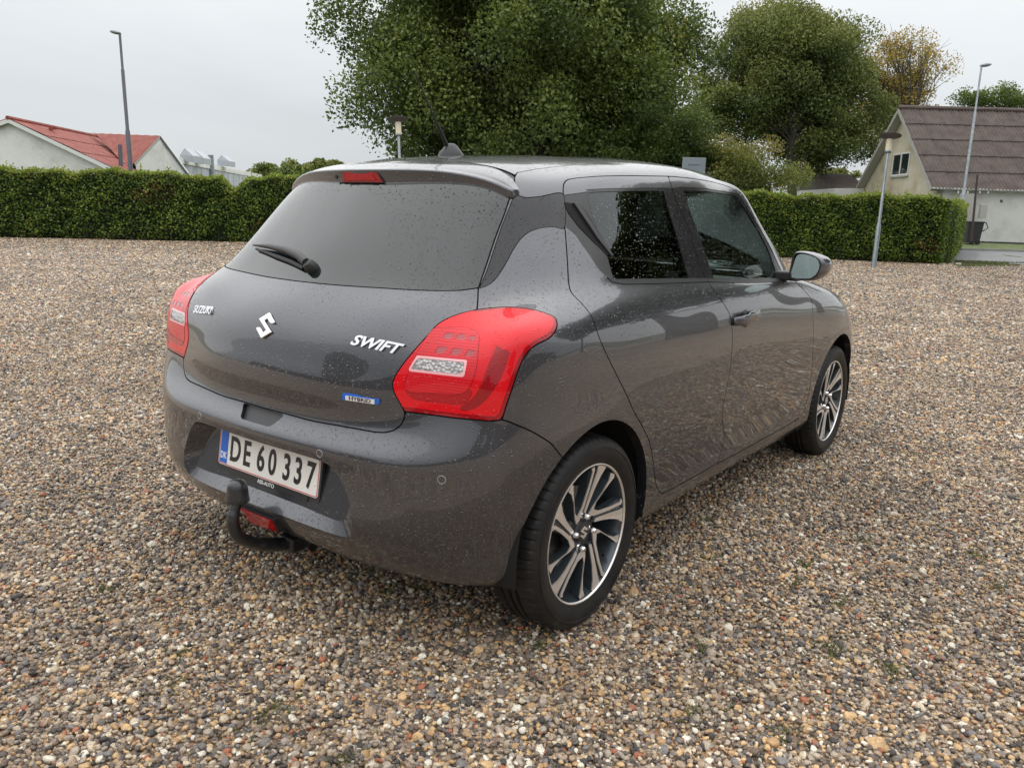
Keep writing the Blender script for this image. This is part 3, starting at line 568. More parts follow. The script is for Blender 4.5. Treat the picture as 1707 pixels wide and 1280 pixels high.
P_('front_wing', ff+[(ff[-1][0]+.01, ff[-1][1]-.05), node(11.35, -1), node(13.3, -1), node(13.3, 5.2), node(13.9, 6.6), node(13.6, 9.6), node(12.6, 10.2), node(12.0, 10.95), node(11.3, 11.05)], PAINT, 'pair')
# --- roof, split from the body sides by the ditch seam; front edge at the windscreen
dz = C('ditch'); rgp = C('roof_gap')
ditch = [(side[0][0]+.004, dz[0][1])]+dz
roof_poly = [(-.05, TV[15]+.05)]+[(-.05, TV[-1]+.05)]+[(node(10.35, 18)[0], TV[-1]+.05), node(10.35, 17), node(10.4, 16.1)]+dz[::-1]+rgp[1:]
roof_poly = [(-.05, TV[-1]+.05), (node(10.35, 18)[0], TV[-1]+.05), node(10.35, 17), node(10.4, 16.1)]+[(a, b) for a, b in dz[::-1]]+[(rgp[2][0], rgp[2][1]), *rgp[3:], (-.05, rgp[-1][1])]
P_('roof_panel', roof_poly, PAINT, 'both', gap=.0016, skirt=.003)
# what is left above the tailgate glass and inside the roof line is the strip under the spoiler
under = [(-.05, top_v), (side[0][0]*.6, top_v), (side[0][0]-.004, side[0][1]+.012), (rgp[0][0], rgp[0][1])]+rgp[1:]+[(-.05, rgp[-1][1])]
P_('spoiler_base', under, SATIN, 'both', off=-.004, gap=.0006, skirt=0)
panel_obj('body_side', V, T, PAINT, car, 'pair', 0, .008)
panel_obj('panel_gap', V, np.concatenate(G), GAPM, car, 'both', -.0065, 0)

# --- plate recess: sloping walls from the opening back to the plate panel
def rec_in(x, z):
    t = (z-.352)/.208; y = -.566+min(1, t*3)*.020+t*.026
    s = (1-t)*.90+t*.82
    return (x*s, y, .386+t*.166)
op = [(x, z) for x, z in cr_spline([p for p in RECO[1:-1]], 6)]
op = [(0, .352)]+[(x, z) for x, z in op]+[(0, .560)]
outer_l = []; inner_l = []
for x, z in op+[(-x, z) for x, z in op[::-1][1:-1]]:
    p, n = surf(*xz_uv(x, z)); p[0] = x if abs(x) > 1e-6 else 0.
    outer_l.append(p); inner_l.append(rec_in(x, z))
k = len(outer_l); mbv = outer_l+inner_l
f = [(i, (i+1) % k, k+(i+1) % k, k+i) for i in range(k)]+[tuple(range(2*k-1, k-1, -1))]
rc = mesh_obj('plate_recess', mbv, f, PAINT, car, True); auto_smooth(rc, R(24))
bm = bmesh.new(); bm.from_mesh(rc.data); bmesh.ops.recalc_face_normals(bm, faces=bm.faces); bm.to_mesh(rc.data); bm.free()

# --- roof spoiler
XS = [0, .07, .14, .21, .28, .34, .40, .45, .49, .515]
LZ = [1.381, 1.3812, 1.381, 1.3805, 1.379, 1.3745, 1.366, 1.3545, 1.3405, 1.328]
rows = []
for x, lz in zip(XS, LZ):
    ly = -.156+.45*x*x; yl = -.143+.42*x*x; zl = 1.3215-.085*x*x
    # forward edge on the roof at the seam
    gy = .052 if x < .42 else .052-(x-.42)*.35
    d = (SG[:, :, 0]-x)**2+(SG[:, :, 1]-gy)**2+np.where(SG[:, :, 2] < 1.2, 9, 0); j, i = np.unravel_index(np.argmin(d), d.shape); gz = SG[j, i, 2]+.0015
    gx, gy2 = x, gy
    h = lz-zl
    prof = [(gy2+.004, gz-.004), (gy2, gz), (gy2*.62+ly*.38, gz*.62+lz*.38+.0055*(1-x*1.2)), (gy2*.3+ly*.7, gz*.3+lz*.7+.006*(1-x)), (ly+.020, lz+.0022), (ly+.006, lz+.0005), (ly, lz-.004), (ly+.0015, lz-.009),
            (yl-.002+.0, zl+h*.45), (yl-.001, zl+.004), (yl+.003, zl-.001), (yl+.028, zl+.012)]
    rows.append([(x if i_ else x, a, b) for i_, (a, b) in enumerate(prof)])
rows.append([(.526, .028, 1.345)]*0 or [((.5215+.001*i_), p[1]*.85+.002, p[2]-.004) for i_, p in enumerate(rows[-1])])
full = [[(-p[0], p[1], p[2]) for p in r] for r in rows[:0:-1]]+rows
nP = len(full[0]); vv_ = [p for r in full for p in r]; ff_ = [(i*nP+j, (i+1)*nP+j, (i+1)*nP+j+1, i*nP+j+1) for i in range(len(full)-1) for j in range(nP-1)]
ff_ += [tuple(range(nP)), tuple(range(len(full)*nP-1, (len(full)-1)*nP-1, -1))]
sp = mesh_obj('roof_spoiler', vv_, ff_, PAINT, car, True)
bm = bmesh.new(); bm.from_mesh(sp.data); bmesh.ops.recalc_face_normals(bm, faces=bm.faces); bm.to_mesh(sp.data); bm.free()
sm_ = sp.modifiers.new('s', 'SUBSURF'); sm_.levels = 2; sm_.render_levels = 2
def face_y(x, z): return -.1435+.43*x*x-(z-1.345)*.10
BL = [(-.088, 1.3715), (.064, 1.3705), (.074, 1.366), (.094, 1.339), (-.096, 1.339), (-.094, 1.366)]
def blob(poly, d, name, m, grow=1., off=0):
    cx = sum(p[0] for p in poly)/len(poly); cz = sum(p[1] for p in poly)/len(poly)
    pl = [(cx+(p[0]-cx)*grow, cz+(p[1]-cz)*(1+(grow-1)*3)) for p in poly]
    n = len(pl); v = [(x, face_y(x, z)-off-d, z) for x, z in pl]+[(x, face_y(x, z)-off+.006, z) for x, z in pl]
    return mesh_obj(name, v, [tuple(range(n-1, -1, -1))]+[(i, (i+1) % n, n+(i+1) % n, n+i) for i in range(n)], m, sp)
blob(BL, .0032, 'lamp_bezel', SATIN, 1.035, off=.004)
b_l = blob(BL, .0045, 'brake_lamp', LAMPDK, off=.004)
blob([(x*.75-.004, 1.3545+(z-1.3545)*.6) for x, z in BL], .0056, 'lamp_element', LAMPRED2, off=.004)
MB().tube([(-.136, face_y(.136, 1.356)-.007, 1.356), (-.136, face_y(.136, 1.356)+.003, 1.356)], [.006, .008], 12).build('washer_nozzle', SATIN, sp, True)
MB().tube([(-.108, face_y(.108, 1.327)-.004, 1.3275), (-.108, face_y(.108, 1.327)+.005, 1.3275)], [.006, .008], 12).build('camera_pod', SATIN, sp, True)

# --- wheel houses, floor
for k, (y0, z0, r) in enumerate(ARCH):
    for s in (1, -1):
        mb = MB(); n = 40; v = []; f = []
        for i in range(n+1):
            a = R(-9+198*i/n)
            for xx, rr in ((.835, r+.003), (.80, r+.012), (.52, r+.012), (.50, 0)): v.append((s*xx, y0+rr*math.cos(a), z0+rr*math.sin(a)))
        for i in range(n):
            for j in range(3): f.append((i*4+j, i*4+4+j, i*4+5+j, i*4+1+j))
        mb.add(v, f).build('wheel_liner', GAPM, car, True, recalc=None)
MB().box(-.50, .50, -.36, 3.0, .235, .40).box(-.60, .60, -.40, -.36, .28, .42).box(-.74, .74, .42, 2.02, .215, .27).build('underbody', INTER, car)
RINGM = mat('sensor_ring_grey', (.30, .30, .31), .35)
MIRRM = mat("mirror_silver", (.80, .92, .88), .02, 1.0)
# ------------------------------------------------------------------ wheels
def pol(r, a): return (r*math.cos(R(a)), r*math.sin(R(a)))
VPOL = [(.2055,162.6),(.2107,159.2),(.2015,157.5),(.1417,160.8),(.0828,172.9),(.0555,-163.7),(.059,-147.6),(.0843,-152.4),(.1398,-162.3),(.1815,-162.9),(.2048,-160.3),(.2111,-166.4),(.2032,-168.5),(.1884,-167.1),(.1456,-163.7),(.1006,-158.1),(.0787,-161.2),(.0913,179.0),(.148,164.7),(.1963,160.7)]
WPOL = [(.2117,152.5),(.2131,146.1),(.2151,140.0),(.2072,139.8),(.1792,143.9),(.1364,148.7),(.0947,153.7),(.0616,161.3),(.0704,169.3),(.0861,165.1),(.1482,155.6),(.1935,152.5)]
RIMX = .839
def face_x(r): return RIMX-.020*max(0, 1-r/.20)**1.0-.002
def spoke(mb, poly, da):
    """prism whose outer face follows the dished wheel face; local coordinates y,z in the wheel plane"""
    pts = [pol(min(r, .2125), a+da) for r, a in poly]
    # resample so the face can dish
    q = []
    for (a, b), (c, d) in zip(pts, pts[1:]+pts[:1]):
        k = max(1, int(math.hypot(c-a, d-b)/.03)); q += [(a+(c-a)*t/k, b+(d-b)*t/k) for t in range(k)]
    n = len(q); fr = [(face_x(math.hypot(*p)), p[0], p[1]) for p in q]
    cx = sum(p[0] for p in q)/n; cy = sum(p[1] for p in q)/n
    side = [(face_x(math.hypot(*p))-.0035, p[0]+(0), p[1]) for p in q]
    base = [(face_x(math.hypot(*p))-.034, p[0]*1.0+(p[0]-cx)*.10, p[1]+(p[1]-cy)*.10) for p in q]
    m = len(mb[0].v); mb[0].v += fr; mb[0].f.append(tuple(range(m, m+n)))
    mb[0].v += side; mb[0].f += [(m+i, m+n+i, m+n+(i+1) % n, m+(i+1) % n) for i in range(n)]
    m = len(mb[1].v); mb[1].v += side+base; mb[1].f += [(m+i, m+n+i, m+n+(i+1) % n, m+(i+1) % n) for i in range(n)]
def make_wheel():
    w_ = empty('wheel')
    prof = [(.2185, .836), (.2205, .8395), (.226, .8415), (.238, .8470), (.252, .8508), (.266, .8515), (.279, .8490), (.289, .8435), (.2965, .836), (.3005, .8275), (.3030, .815), (.3045, .798), (.3048, .7905), (.2975, .7885), (.2975, .7805), (.305, .778), (.3055, .765), (.2985, .763), (.2985, .755), (.3055, .753), (.3055, .735), (.2985, .733), (.2985, .725), (.305, .722), (.3045, .705), (.300, .69), (.285, .680), (.25, .676), (.215, .684)]
    n = 384; v = []; f = []
    for i, (r, h) in enumerate(prof):
        for k in range(n):
            t = 2*math.pi*k/n; rr = r; a = t
            if 7 <= i <= 11: # shoulder slots
                ph = (k % 6); 
                if ph == 0: rr = r-(.0042 if i > 8 else .0025)
            v.append((h-.303*0, rr*math.cos(a), rr*math.sin(a)))
    for i in range(len(prof)-1):
        for k in range(n): f.append((i*n+k, (i+1)*n+k, (i+1)*n+(k+1) % n, i*n+(k+1) % n))
    ty = mesh_obj('tyre', v, f, TYRE, w_, True); auto_smooth(ty, R(30))
    # raised ring and letter-like ribs on the sidewall
    MB().lathe([(.2695, .8513), (.2705, .8528), (.2725, .8526), (.2735, .8508)], 96, 'X').build('sidewall_ring', TYRE, ty, True)
    mb = MB(); mb.lathe([(.2205, .8385), (.2200, .8415), (.2175, .8420), (.2145, .8395), (.2135, .836)], 96, 'X'); lip = mb.build('rim_lip', MACH, w_, True)
    MB().lathe([(.2138, .8375), (.210, .825), (.203, .80), (.196, .74), (.194, .70), (.12, .695), (.05, .70)], 96, 'X').build('rim_barrel', RIMDK, w_, True)
    mm = [MB(), MB()]
    for k in range(5): spoke(mm, VPOL, 72*k); spoke(mm, WPOL, 72*k)
    # painted web joining each close pair of arms below the machined faces
    for k in range(5):
        q = [pol(.212, 147+72*k), pol(.212, 162+72*k), pol(.07, 178+72*k), pol(.062, 160+72*k)]
        m = len(mm[1].v); mm[1].v += [(face_x(math.hypot(*p))-.0075, p[0], p[1]) for p in q]+[(face_x(math.hypot(*p))-.034, p[0], p[1]) for p in q]
        mm[1].f += [(m, m+1, m+2, m+3)]+[(m+i, m+4+i, m+4+(i+1) % 4, m+(i+1) % 4) for i in range(4)]
    mm[0].build('spoke_face', MACH, w_, False); mm[1].build('spoke', RIMDK, w_, False)
    hub = MB(); hub.lathe([(0, .8225), (.031, .8225), (.033, .8215), (.034, .814), (.036, .812), (.066, .811), (.072, .805), (.074, .79)], 40, 'X'); hb = hub.build('hub', SATIN, w_, True); auto_smooth(hb)
    em = [(y*.042, z*.042) for y, z in SLOGO]
    M = Matrix(((0, 0, 1, .8222), (1, 0, 0, 0), (0, 1, 0, 0), (0, 0, 0, 1)))
    MB().prism(em, 0, .0018, M).build('hub_emblem', MACH, hb)
    for k in range(4):
        y, z = pol(.051, 83+90*k); M = Matrix.Translation((0, y, z))
        MB().lathe([(0, .836), (.006, .835), (.0095, .830), (.0105, .815), (.014, .812)], 12, 'X', M).build('wheel_nut', CHROME, hb, True)
    MB().lathe([(0, .77), (.135, .77), (.137, .765), (.137, .75), (.0, .745)], 40, 'X').build('brake_disc', mat_disc, w_, True)
    cal = MB(); M = Matrix.Rotation(R(150), 4, 'X'); cal.box(.735, .80, -.05, .05, .085, .150, M); cal.build('brake_caliper', RIMDK, w_, bevel=.01)
    MB().tube([pol3(.185, -40, .815), pol3(.172, -40, .83)], .004, 8).build('valve', RUBBER, w_)
    return w_
def pol3(r, a, x): y, z = pol(r, a); return (x, y, z)
# angular S emblem, unit box centred on 0
SLOGO = [(0, .5), (.47, .17), (.40, .115), (.27, .105), (.14, .165), (.0, .26), (-.13, .175), (.47, -.20), (0, -.5), (-.47, -.17), (-.40, -.115), (-.27, -.105), (-.14, -.165), (0, -.26), (.13, -.175), (-.47, .20)]
mat_disc = mat('brake_disc_steel', (.22, .2, .19), .4, .9)
def copy_tree(o, parent=None):
    c = o.copy(); COL.objects.link(c)
    if parent: c.parent = parent
    for ch in [x for x in o.children]: copy_tree(ch, c)
    return c
# the wheel is itself a part: its pieces are sub-parts, so hub pieces join it directly
def flatten(w_):
    for ch in list(w_.children):
        for g in list(ch.children): g.parent = w_
wh = make_wheel(); flatten(wh); wh.parent = car; wh.location = (0, 0, .303); wh.rotation_euler.x = R(-2)
wf = copy_tree(wh, car); wf.location = (0, 2.45, .303); wf.rotation_euler.x = R(33)
for y, a in ((0, 20), (2.45, 50)):
    q = copy_tree(wh, car); q.location = (0, y, .303); q.rotation_euler = (R(a), 0, R(180))

# ------------------------------------------------------------------ number plate
PW, PH = .504, .120
th = .1524; pc = Vector((0, -.5511, .4829))
Zp = Vector((0, math.sin(th), math.cos(th))); Xp = Vector((1, 0, 0)); Yp = Xp.cross(Zp)   # Yp points rearward
Yp = -Zp.cross(Xp)*-1 if Yp.y > 0 else Yp
def PM(off=0., x=0, z=0): 
    o = pc+Xp*x+Zp*z+Yp*off
    return Matrix(((Xp.x, Zp.x, Yp.x, o.x), (Xp.y, Zp.y, Yp.y, o.y), (Xp.z, Zp.z, Yp.z, o.z), (0, 0, 0, 1)))
def rrect(w, h, r, n=5):
    p = []
    for cx, cy, a0 in ((w/2-r, h/2-r, 0), (-w/2+r, h/2-r, 90), (-w/2+r, -h/2+r, 180), (w/2-r, -h/2+r, 270)):
        for i in range(n+1): a = R(a0+90*i/n); p.append((cx+r*math.cos(a), cy+r*math.sin(a)))
    return p
PLW = mat('plate_white', (.78, .77, .73), .35, 0, Coat_Weight=.5, Coat_Roughness=.1)
PLR = mat('plate_red', (.55, .03, .03), .4); PLB = mat('plate_blue', (.01, .12, .55), .4); PLK = mat('plate_black', (.012, .012, .012), .45); PLT = mat('plate_text_white', (.8, .8, .8), .4)
hold = MB().prism(rrect(.520, .134, .008), -.012, -.001, PM(0, 0, -.006)).build('plate_holder', SATIN, car)
MB().prism(rrect(.40, .016, .004), -.010, .0015, PM(0, .01, -.072)).build('holder_strip', SATIN, hold)
plate = MB().prism(rrect(PW, PH, .010), -.001, .0008, PM()).build('number_plate', PLW, car)
def ring(w, h, r, t, off, name, m, parent):
    a = rrect(w, h, r); b = rrect(w-2*t, h-2*t, r-t*.6); n = len(a); M = PM(off)
    v = [M @ Vector((p[0], p[1], 0)) for p in a]+[M @ Vector((p[0], p[1], 0)) for p in b]+[M @ Vector((p[0], p[1], .0006)) for p in a]+[M @ Vector((p[0], p[1], .0006)) for p in b]
    f = [(2*n+i, 2*n+(i+1) % n, 3*n+(i+1) % n, 3*n+i) for i in range(n)]+[(i, (i+1) % n, 2*n+(i+1) % n, 2*n+i) for i in range(n)]
    return mesh_obj(name, v, f, m, parent)
ring(PW-.004, PH-.004, .009, .0028, .0009, 'plate_border', PLR, plate)
MB().prism([(-.2440, -.0535), (-.2045, -.0535), (-.2045, .0535), (-.2440, .0535)], .0009, .0015, PM()).build('plate_band', PLB, plate)
def place_text(s, size, ext, M, name, m, parent, **k):
    me = text_mesh(s, size, ext, **k); me.name = name; me.materials.clear(); me.materials.append(m)
    o = bpy.data.objects.new(name, me); COL.objects.link(o); me.transform(M); o.parent = parent; return o
place_text('DK', .030, .0004, PM(.0019, -.2243, -.029), 'country_letters', PLT, plate, xs=.80, bold=.0006)
for s, x in (('D', -.181), ('E', -.139), ('6', -.081), ('0', -.037), ('3', .021), ('3', .064), ('7', .108)):
    pass
xs_ = {'D': -.1765, 'E': -.1290}
chars = [('D', -.163), ('E', -.101), ('6', -.028), ('0', .030), ('3', .101), ('3', .156), ('7', .213)]
for s, x in chars:
    place_text(s, .1120, .0007, PM(.0015, x, -.003), 'plate_character', PLK, plate, xs=.72, bold=.0022)
for x in (-.19, .235): MB().lathe([(0, .0028), (.004, .0024), (.0055, .0008)], 12, 'Z', PM(0, x, -.022)).build('plate_screw', PLW, plate, True)
place_text('ABS-AUTO', .0175, .0004, PM(.0020, .008, -.0715), 'dealer_letters', PLT, hold, xs=1.0, bold=.0002)

# ------------------------------------------------------------------ badges on the tailgate
def tail_M(x, z, lift=.001):
    p, n = surf(*xz_uv(x, z)); 
    if x < 0: p[0] = -abs(p[0]); n = n*[-1, 1, 1]
    n = Vector(n); X = Vector((1, 0, 0)); X = (X-n*n.dot(X)).normalized(); Z = n.cross(X).normalized()
    if Z.z < 0: Z = -Z
    o = Vector(p)+n*lift
    return Matrix(((X.x, Z.x, n.x, o.x), (X.y, Z.y, n.y, o.y), (X.z, Z.z, n.z, o.z), (0, 0, 0, 1)))
tg = tailgate
M = tail_M(.0, .902, .0005)
MB().prism([(a*.084, b*.082) for a, b in SLOGO], 0, .006, M).build('emblem', CHROME, tg, bevel=.0015)
M = tail_M(.425, .893, .0005)
place_text('SWIFT', .041, .0024, M @ Matrix.Translation((0, 0, .003)), 'model_letters', CHROME, tg, shear=.45, xs=1.36, bold=.0012)
M = tail_M(-.405, .905, .0005)
place_text('SUZUKI', .037, .0020, M @ Matrix.Translation((0, 0, .003)), 'maker_letters', CHROME, tg, xs=1.15, bold=.0008)
M = tail_M(.405, .742, .0005)
hb_ = MB().prism([(-.062, -.008), (.055, -.008), (.062, -.003), (.062, .008), (.0, .008), (-.01, .012), (-.056, .012), (-.062, .006)], 0, .003, M).build('hybrid_badge', PLB, tg, bevel=.0008)
MB().prism([(-.050, -.0075), (.046, -.0075), (.046, .0055), (-.050, .0055)], .003, .0042, M).build('badge_plate', WHITEP, tg)
place_text('HYBRID', .0145, .0005, M @ Matrix.Translation((-.002, -.001, .0045)), 'badge_letters', PLK, tg, xs=1.45, bold=.0003)
# parking sensors
for x, z in ((.301, .578), (-.301, .578), (.685, .568), (-.685, .568)):
    M = tail_M(x, z, .0)
    s_ = MB().lathe([(0, .0012), (.0095, .0012), (.0100, .0004)], 24, 'Z', M).build('parking_sensor', PAINT, car, True)
    MB().lathe([(.0098, .0008), (.0105, .0016), (.0118, .0014), (.0122, -.0002)], 24, 'Z', M).build('sensor_ring', RINGM, s_, True)
# rear fog lamp set in the lower valance, tow bar
def low_y(x, z): p, n = surf(*xz_uv(x, z)); return p[1]
FG = [(-.075, .325), (.092, .325), (.085, .283), (-.05, .272)]
pl = cr = [(x, z) for x, z in FG]
def vblob(poly, out, back, name, m, parent, grow=1.):
    cx = sum(p[0] for p in poly)/len(poly); cz = sum(p[1] for p in poly)/len(poly); poly = [(cx+(x-cx)*grow, cz+(z-cz)*(1+(grow-1)*2)) for x, z in poly]
    n = len(poly); v = [(x, -.585+(.34-z)*.45-out, z) for x, z in poly]+[(x, -.585+(.34-z)*.45+back, z) for x, z in poly]
    return mesh_obj(name, v, [tuple(range(n-1, -1, -1))]+[(i, (i+1) % n, n+(i+1) % n, n+i) for i in range(n)], m, parent)
fg = vblob(FG, .024, .03, 'fog_lamp_bezel', SATIN, car, 1.10); vblob(FG, .027, .01, 'fog_lamp', LAMPRED2, fg)
towm = mat('tow_bar_black', (.012, .013, .015), .35, 0, Coat_Weight=.5, Coat_Roughness=.15); drops(towm, .7, .3)
tow = empty('tow_bar'); tow.parent = car
pts = cr_spline([(0, -.658, .385), (0, -.672, .35), (0, -.678, .315), (0, -.664, .272), (0, -.625, .238), (0, -.572, .212), (0, -.50, .190), (0, -.42, .182)], 5)
MB().tube(pts, [.0165]*6+[.019]*(len(pts)-18)+[.023]*12, 14).build('tow_neck', towm, tow, True)
MB().lathe([(0, .448), (.012, .4475), (.022, .443), (.028, .434), (.031, .42), (.0325, .400), (.035, .385), (.0345, .380), (.030, .379), (.018, .379)], 28, 'Z', Matrix.Translation((0, -.658, 0)) @ Matrix.Rotation(0, 4, 'X')).build('ball_cap', towm, tow, True)
MB().box(-.03, .045, -.50, -.38, .165, .215).build('tow_socket', towm, tow, bevel=.008)
MB().tube([(.045, -.44, .185), (.075, -.44, .185)], [.018, .018], 14).build('lock_knob', towm, tow, True)
# ------------------------------------------------------------------ handles, mirrors, wiper, aerial
def side_pt(y, z, lift=0.):
    d = (SG[:, :, 1]-y)**2+(SG[:, :, 2]-z)**2+np.where(SG[:, :, 0] < .4, 9, 0); j, i = np.unravel_index(np.argmin(d), d.shape)
    return Vector(SG[j, i]+NG[j, i]*lift), Vector(NG[j, i])
for s in (1, -1):
    par = dfR if s > 0 else dfL
    p, n = side_pt(1.11, .868)
    cup = MB(); v = []; 
    ys = np.linspace(.99, 1.23, 13); v = []; f = []
    for i, y in enumerate(ys):
        t = (y-.99)/.24; w_ = .023*(1-abs(2*t-1)**3.5*.25); pz = .868+.012*t
        lift = .030*math.sin(math.pi*min(1, max(0, t)))**.35+.002 if 0 < t < 1 else .006
        c0, n0 = side_pt(float(y), pz)
        for a in range(10):
            an = 2*math.pi*a/10; q = c0+n0*(lift+.0075*math.cos(an))+Vector((0, 0, w_*math.sin(an)*.95)); v.append((s*q.x, q.y, q.z))
    for i in range(12):
        for a in range(10): f.append((i*10+a, i*10+(a+1) % 10, (i+1)*10+(a+1) % 10, (i+1)*10+a))
    f.append(tuple(range(9, -1, -1))); f.append(tuple(range(120, 130)))
    h = mesh_obj('door_handle', v, f, PAINT, par, True)
    bm = bmesh.new(); bm.from_mesh(h.data); bmesh.ops.recalc_face_normals(bm, faces=bm.faces); bm.to_mesh(h.data); bm.free()
    # dished cup behind the handle
    v = []; f = []
    for i in range(7):
        for a in range(24):
            an = 2*math.pi*a/24; rr = i/6; y = 1.115+.055*rr*math.cos(an); z = .868+.034*rr*math.sin(an)
            c0, n0 = side_pt(y, z, .0012-.001*rr); v.append((s*c0.x, c0.y, c0.z))
    for i in range(6):
        for a in range(24): f.append((i*24+a, i*24+(a+1) % 24, (i+1)*24+(a+1) % 24, (i+1)*24+a))
    mesh_obj('handle_cup', v, f, BLACKTRIM, par, True)
    # pull handle in the black corner of the rear door
    rp = drR if s > 0 else drL
    def hp(y, z, l): c0, n0 = side_pt(y, z, l); return (s*c0.x, c0.y, c0.z)
    pocket = [(.150, 1.292), (.190, 1.292), (.205, 1.27), (.232, 1.155), (.236, 1.135), (.225, 1.132), (.192, 1.175), (.160, 1.222), (.146, 1.262)]
    pk = [hp(y, z, .0008) for y, z in pocket]; mesh_obj('handle_pocket', pk, [tuple(range(len(pk)))], GAPM, rp)
    grip = [(.176, 1.290), (.200, 1.290), (.214, 1.25), (.238, 1.15), (.242, 1.128), (.236, 1.127), (.207, 1.180), (.196, 1.22)]
    n_ = len(grip); v = [hp(y, z, .010 if i in (0, 1, 2, 7) else .0075) for i, (y, z) in enumerate(grip)]+[hp(y, z, .0012) for y, z in grip]
    g_ = mesh_obj('pull_handle', v, [tuple(range(n_)), ]+[(i, n_+i, n_+(i+1) % n_, (i+1) % n_) for i in range(n_)], SATIN, rp)
    bv = g_.modifiers.new('b', 'BEVEL'); bv.width = .002; bv.segments = 2
    # mirror
    mr = empty('wing_mirror'); mr.parent = car
    gl = [(.842, 1.035), (.850, 1.10), (.858, 1.116), (.880, 1.121), (.915, 1.117), (.950, 1.104), (.966, 1.090), (.970, 1.072), (.966, 1.048), (.955, 1.027), (.935, 1.012), (.90, 1.008), (.865, 1.007), (.850, 1.012)]
    g2 = cr_spline(gl+[gl[0]], 4)[:-1]; n_ = len(g2); cx, cz = .905, 1.066
    v = []; f = []
    prof = [(.93, 1.585), (.985, 1.578), (1.05, 1.583), (1.115, 1.60), (1.15, 1.63), (1.12, 1.67), (1.0, 1.715), (.75, 1.75), (.35, 1.768)]
    for k_, (sc_, y) in enumerate(prof):
        for (x, z) in g2:
            bx = 0.012*max(0, (x-cx)/.06)*min(1, max(0, (y-1.59)/.05))
            v.append((s*(cx+(x-cx)*sc_+bx), y, cz+(z-cz)*sc_))
    for i in range(len(prof)-1):
        for a in range(n_): f.append((i*n_+a, i*n_+(a+1) % n_, (i+1)*n_+(a+1) % n_, (i+1)*n_+a))
    f.append(tuple((len(prof)-1)*n_+a for a in range(n_)))
    mh = mesh_obj('mirror_housing', v, f, None, mr, True, mats=[PAINT, SATIN], fm=[1 if i < 2*n_ else 0 for i in range(len(f))])
    bm = bmesh.new(); bm.from_mesh(mh.data); bmesh.ops.recalc_face_normals(bm, faces=bm.faces); bm.to_mesh(mh.data); bm.free()
    gi = [(s*(cx+(x-cx)*.935), 1.5885+.12*(z-cz)*.9-.03*(x-cx), cz+(z-cz)*.935) for x, z in g2]
    mg = mesh_obj('mirror_glass', gi, [tuple(range(n_)) if s < 0 else tuple(range(n_-1, -1, -1))], MIRRM, mr)
    MB().box(*(sorted((s*.76, s*.875))), 1.60, 1.70, .995, 1.035).build('mirror_arm', SATIN, mr, bevel=.008)
    # orange-clear side repeater
    MB().box(*(sorted((s*.955, s*.982))), 1.625, 1.68, 1.062, 1.078).build('side_repeater', LAMPCL, mr, bevel=.005)
wiper = empty('rear_wiper'); wiper.parent = car
def on_glass(x, z, l): 
    M = tail_M(x, z, l); return M.translation.copy()
MB().lathe([(0, .030), (.012, .029), (.018, .022), (.021, .008), (.022, -.004)], 20, 'Z', tail_M(.03, 1.070, 0)).build('wiper_hub', SATIN, wiper, True)
armp = [on_glass(x, z, l) for x, z, l in ((.022, 1.072, .024), (-.03, 1.088, .026), (-.115, 1.102, .024), (-.235, 1.110, .020), (-.375, 1.112, .012))]
MB().tube(armp, [.014, .013, .012, .009, .003], 10).build('wiper_arm', SATIN, wiper, True)
bl = [on_glass(x, z, .007) for x, z in ((.0, 1.064), (-.08, 1.078), (-.19, 1.090), (-.345, 1.104))]
MB().tube(bl, [.006, .007, .007, .004], 6).build('wiper_blade', RUBBER, wiper, True)
aer = empty('roof_aerial'); aer.parent = car
MB().lathe([(0, .052), (.010, .050), (.020, .042), (.032, .024), (.043, .006), (.048, -.012)], 28, 'Z', Matrix.Translation((0, .285, 1.452)) @ Matrix.Diagonal((.78, 1.35, .85, 1))).build('aerial_base', SATIN, aer, True)
b0 = Vector((0, .265, 1.478)); tip = Vector((-.002, 0.089, 1.719))
D_ = tip-b0; MB().tube([b0, b0+D_*.04, b0+D_*.30, b0+D_*.34, b0+D_*1.0], [.0085, .0075, .0060, .0035, .0024], 10).build('aerial_mast', RUBBER, aer, True)
# ------------------------------------------------------------------ interior seen through the glass
def seat(x, y, w_=.48, rear=False):
    s_ = empty('seat'); s_.parent = car
    MB().box(x-w_/2, x+w_/2, y-.05, y+.45, .42, .56).build('seat_cushion', SEATM, s_, bevel=.05, seg=3)
    Mb = Matrix.Translation((x, y, .52)) @ Matrix.Rotation(R(16), 4, 'X')
    MB().box(-w_/2+.01, w_/2-.01, -.07, .07, 0, .58, Mb).build('seat_back', SEATM, s_, bevel=.05, seg=3)
    for xx in ((0,) if not rear else (-.32, .32)):
        MB().box(xx-.13, xx+.13, -.055, .045, .63 if not rear else .57, .82 if not rear else .72, Mb).build('headrest', SEATM, s_, bevel=.04, seg=3)
        MB().tube([Mb @ Vector((xx-.05, 0, .55)), Mb @ Vector((xx-.05, 0, .66))], .006).build('headrest_post', CHROME, s_)
seat(.36, 1.0); seat(-.36, 1.0); seat(0, .22, 1.18, True)
db = MB(); db.box(-.70, .70, 1.72, 2.05, .80, .965); o = db.build('dashboard', DASH, car, bevel=.04, seg=3)
MB().box(-.10, .10, 1.70, 1.76, .94, 1.03).build('centre_screen', BLACKTRIM, car, bevel=.008)
sw = empty('steering_wheel'); sw.parent = car
M = Matrix.Translation((-.36, 1.60, .92)) @ Matrix.Rotation(R(-65), 4, 'X')
pts = [M @ Vector((.18*math.cos(R(a)), .18*math.sin(R(a)), 0)) for a in range(0, 361, 15)]
MB().tube(pts, .015, 8, False).build('steering_rim', SATIN, sw, True)
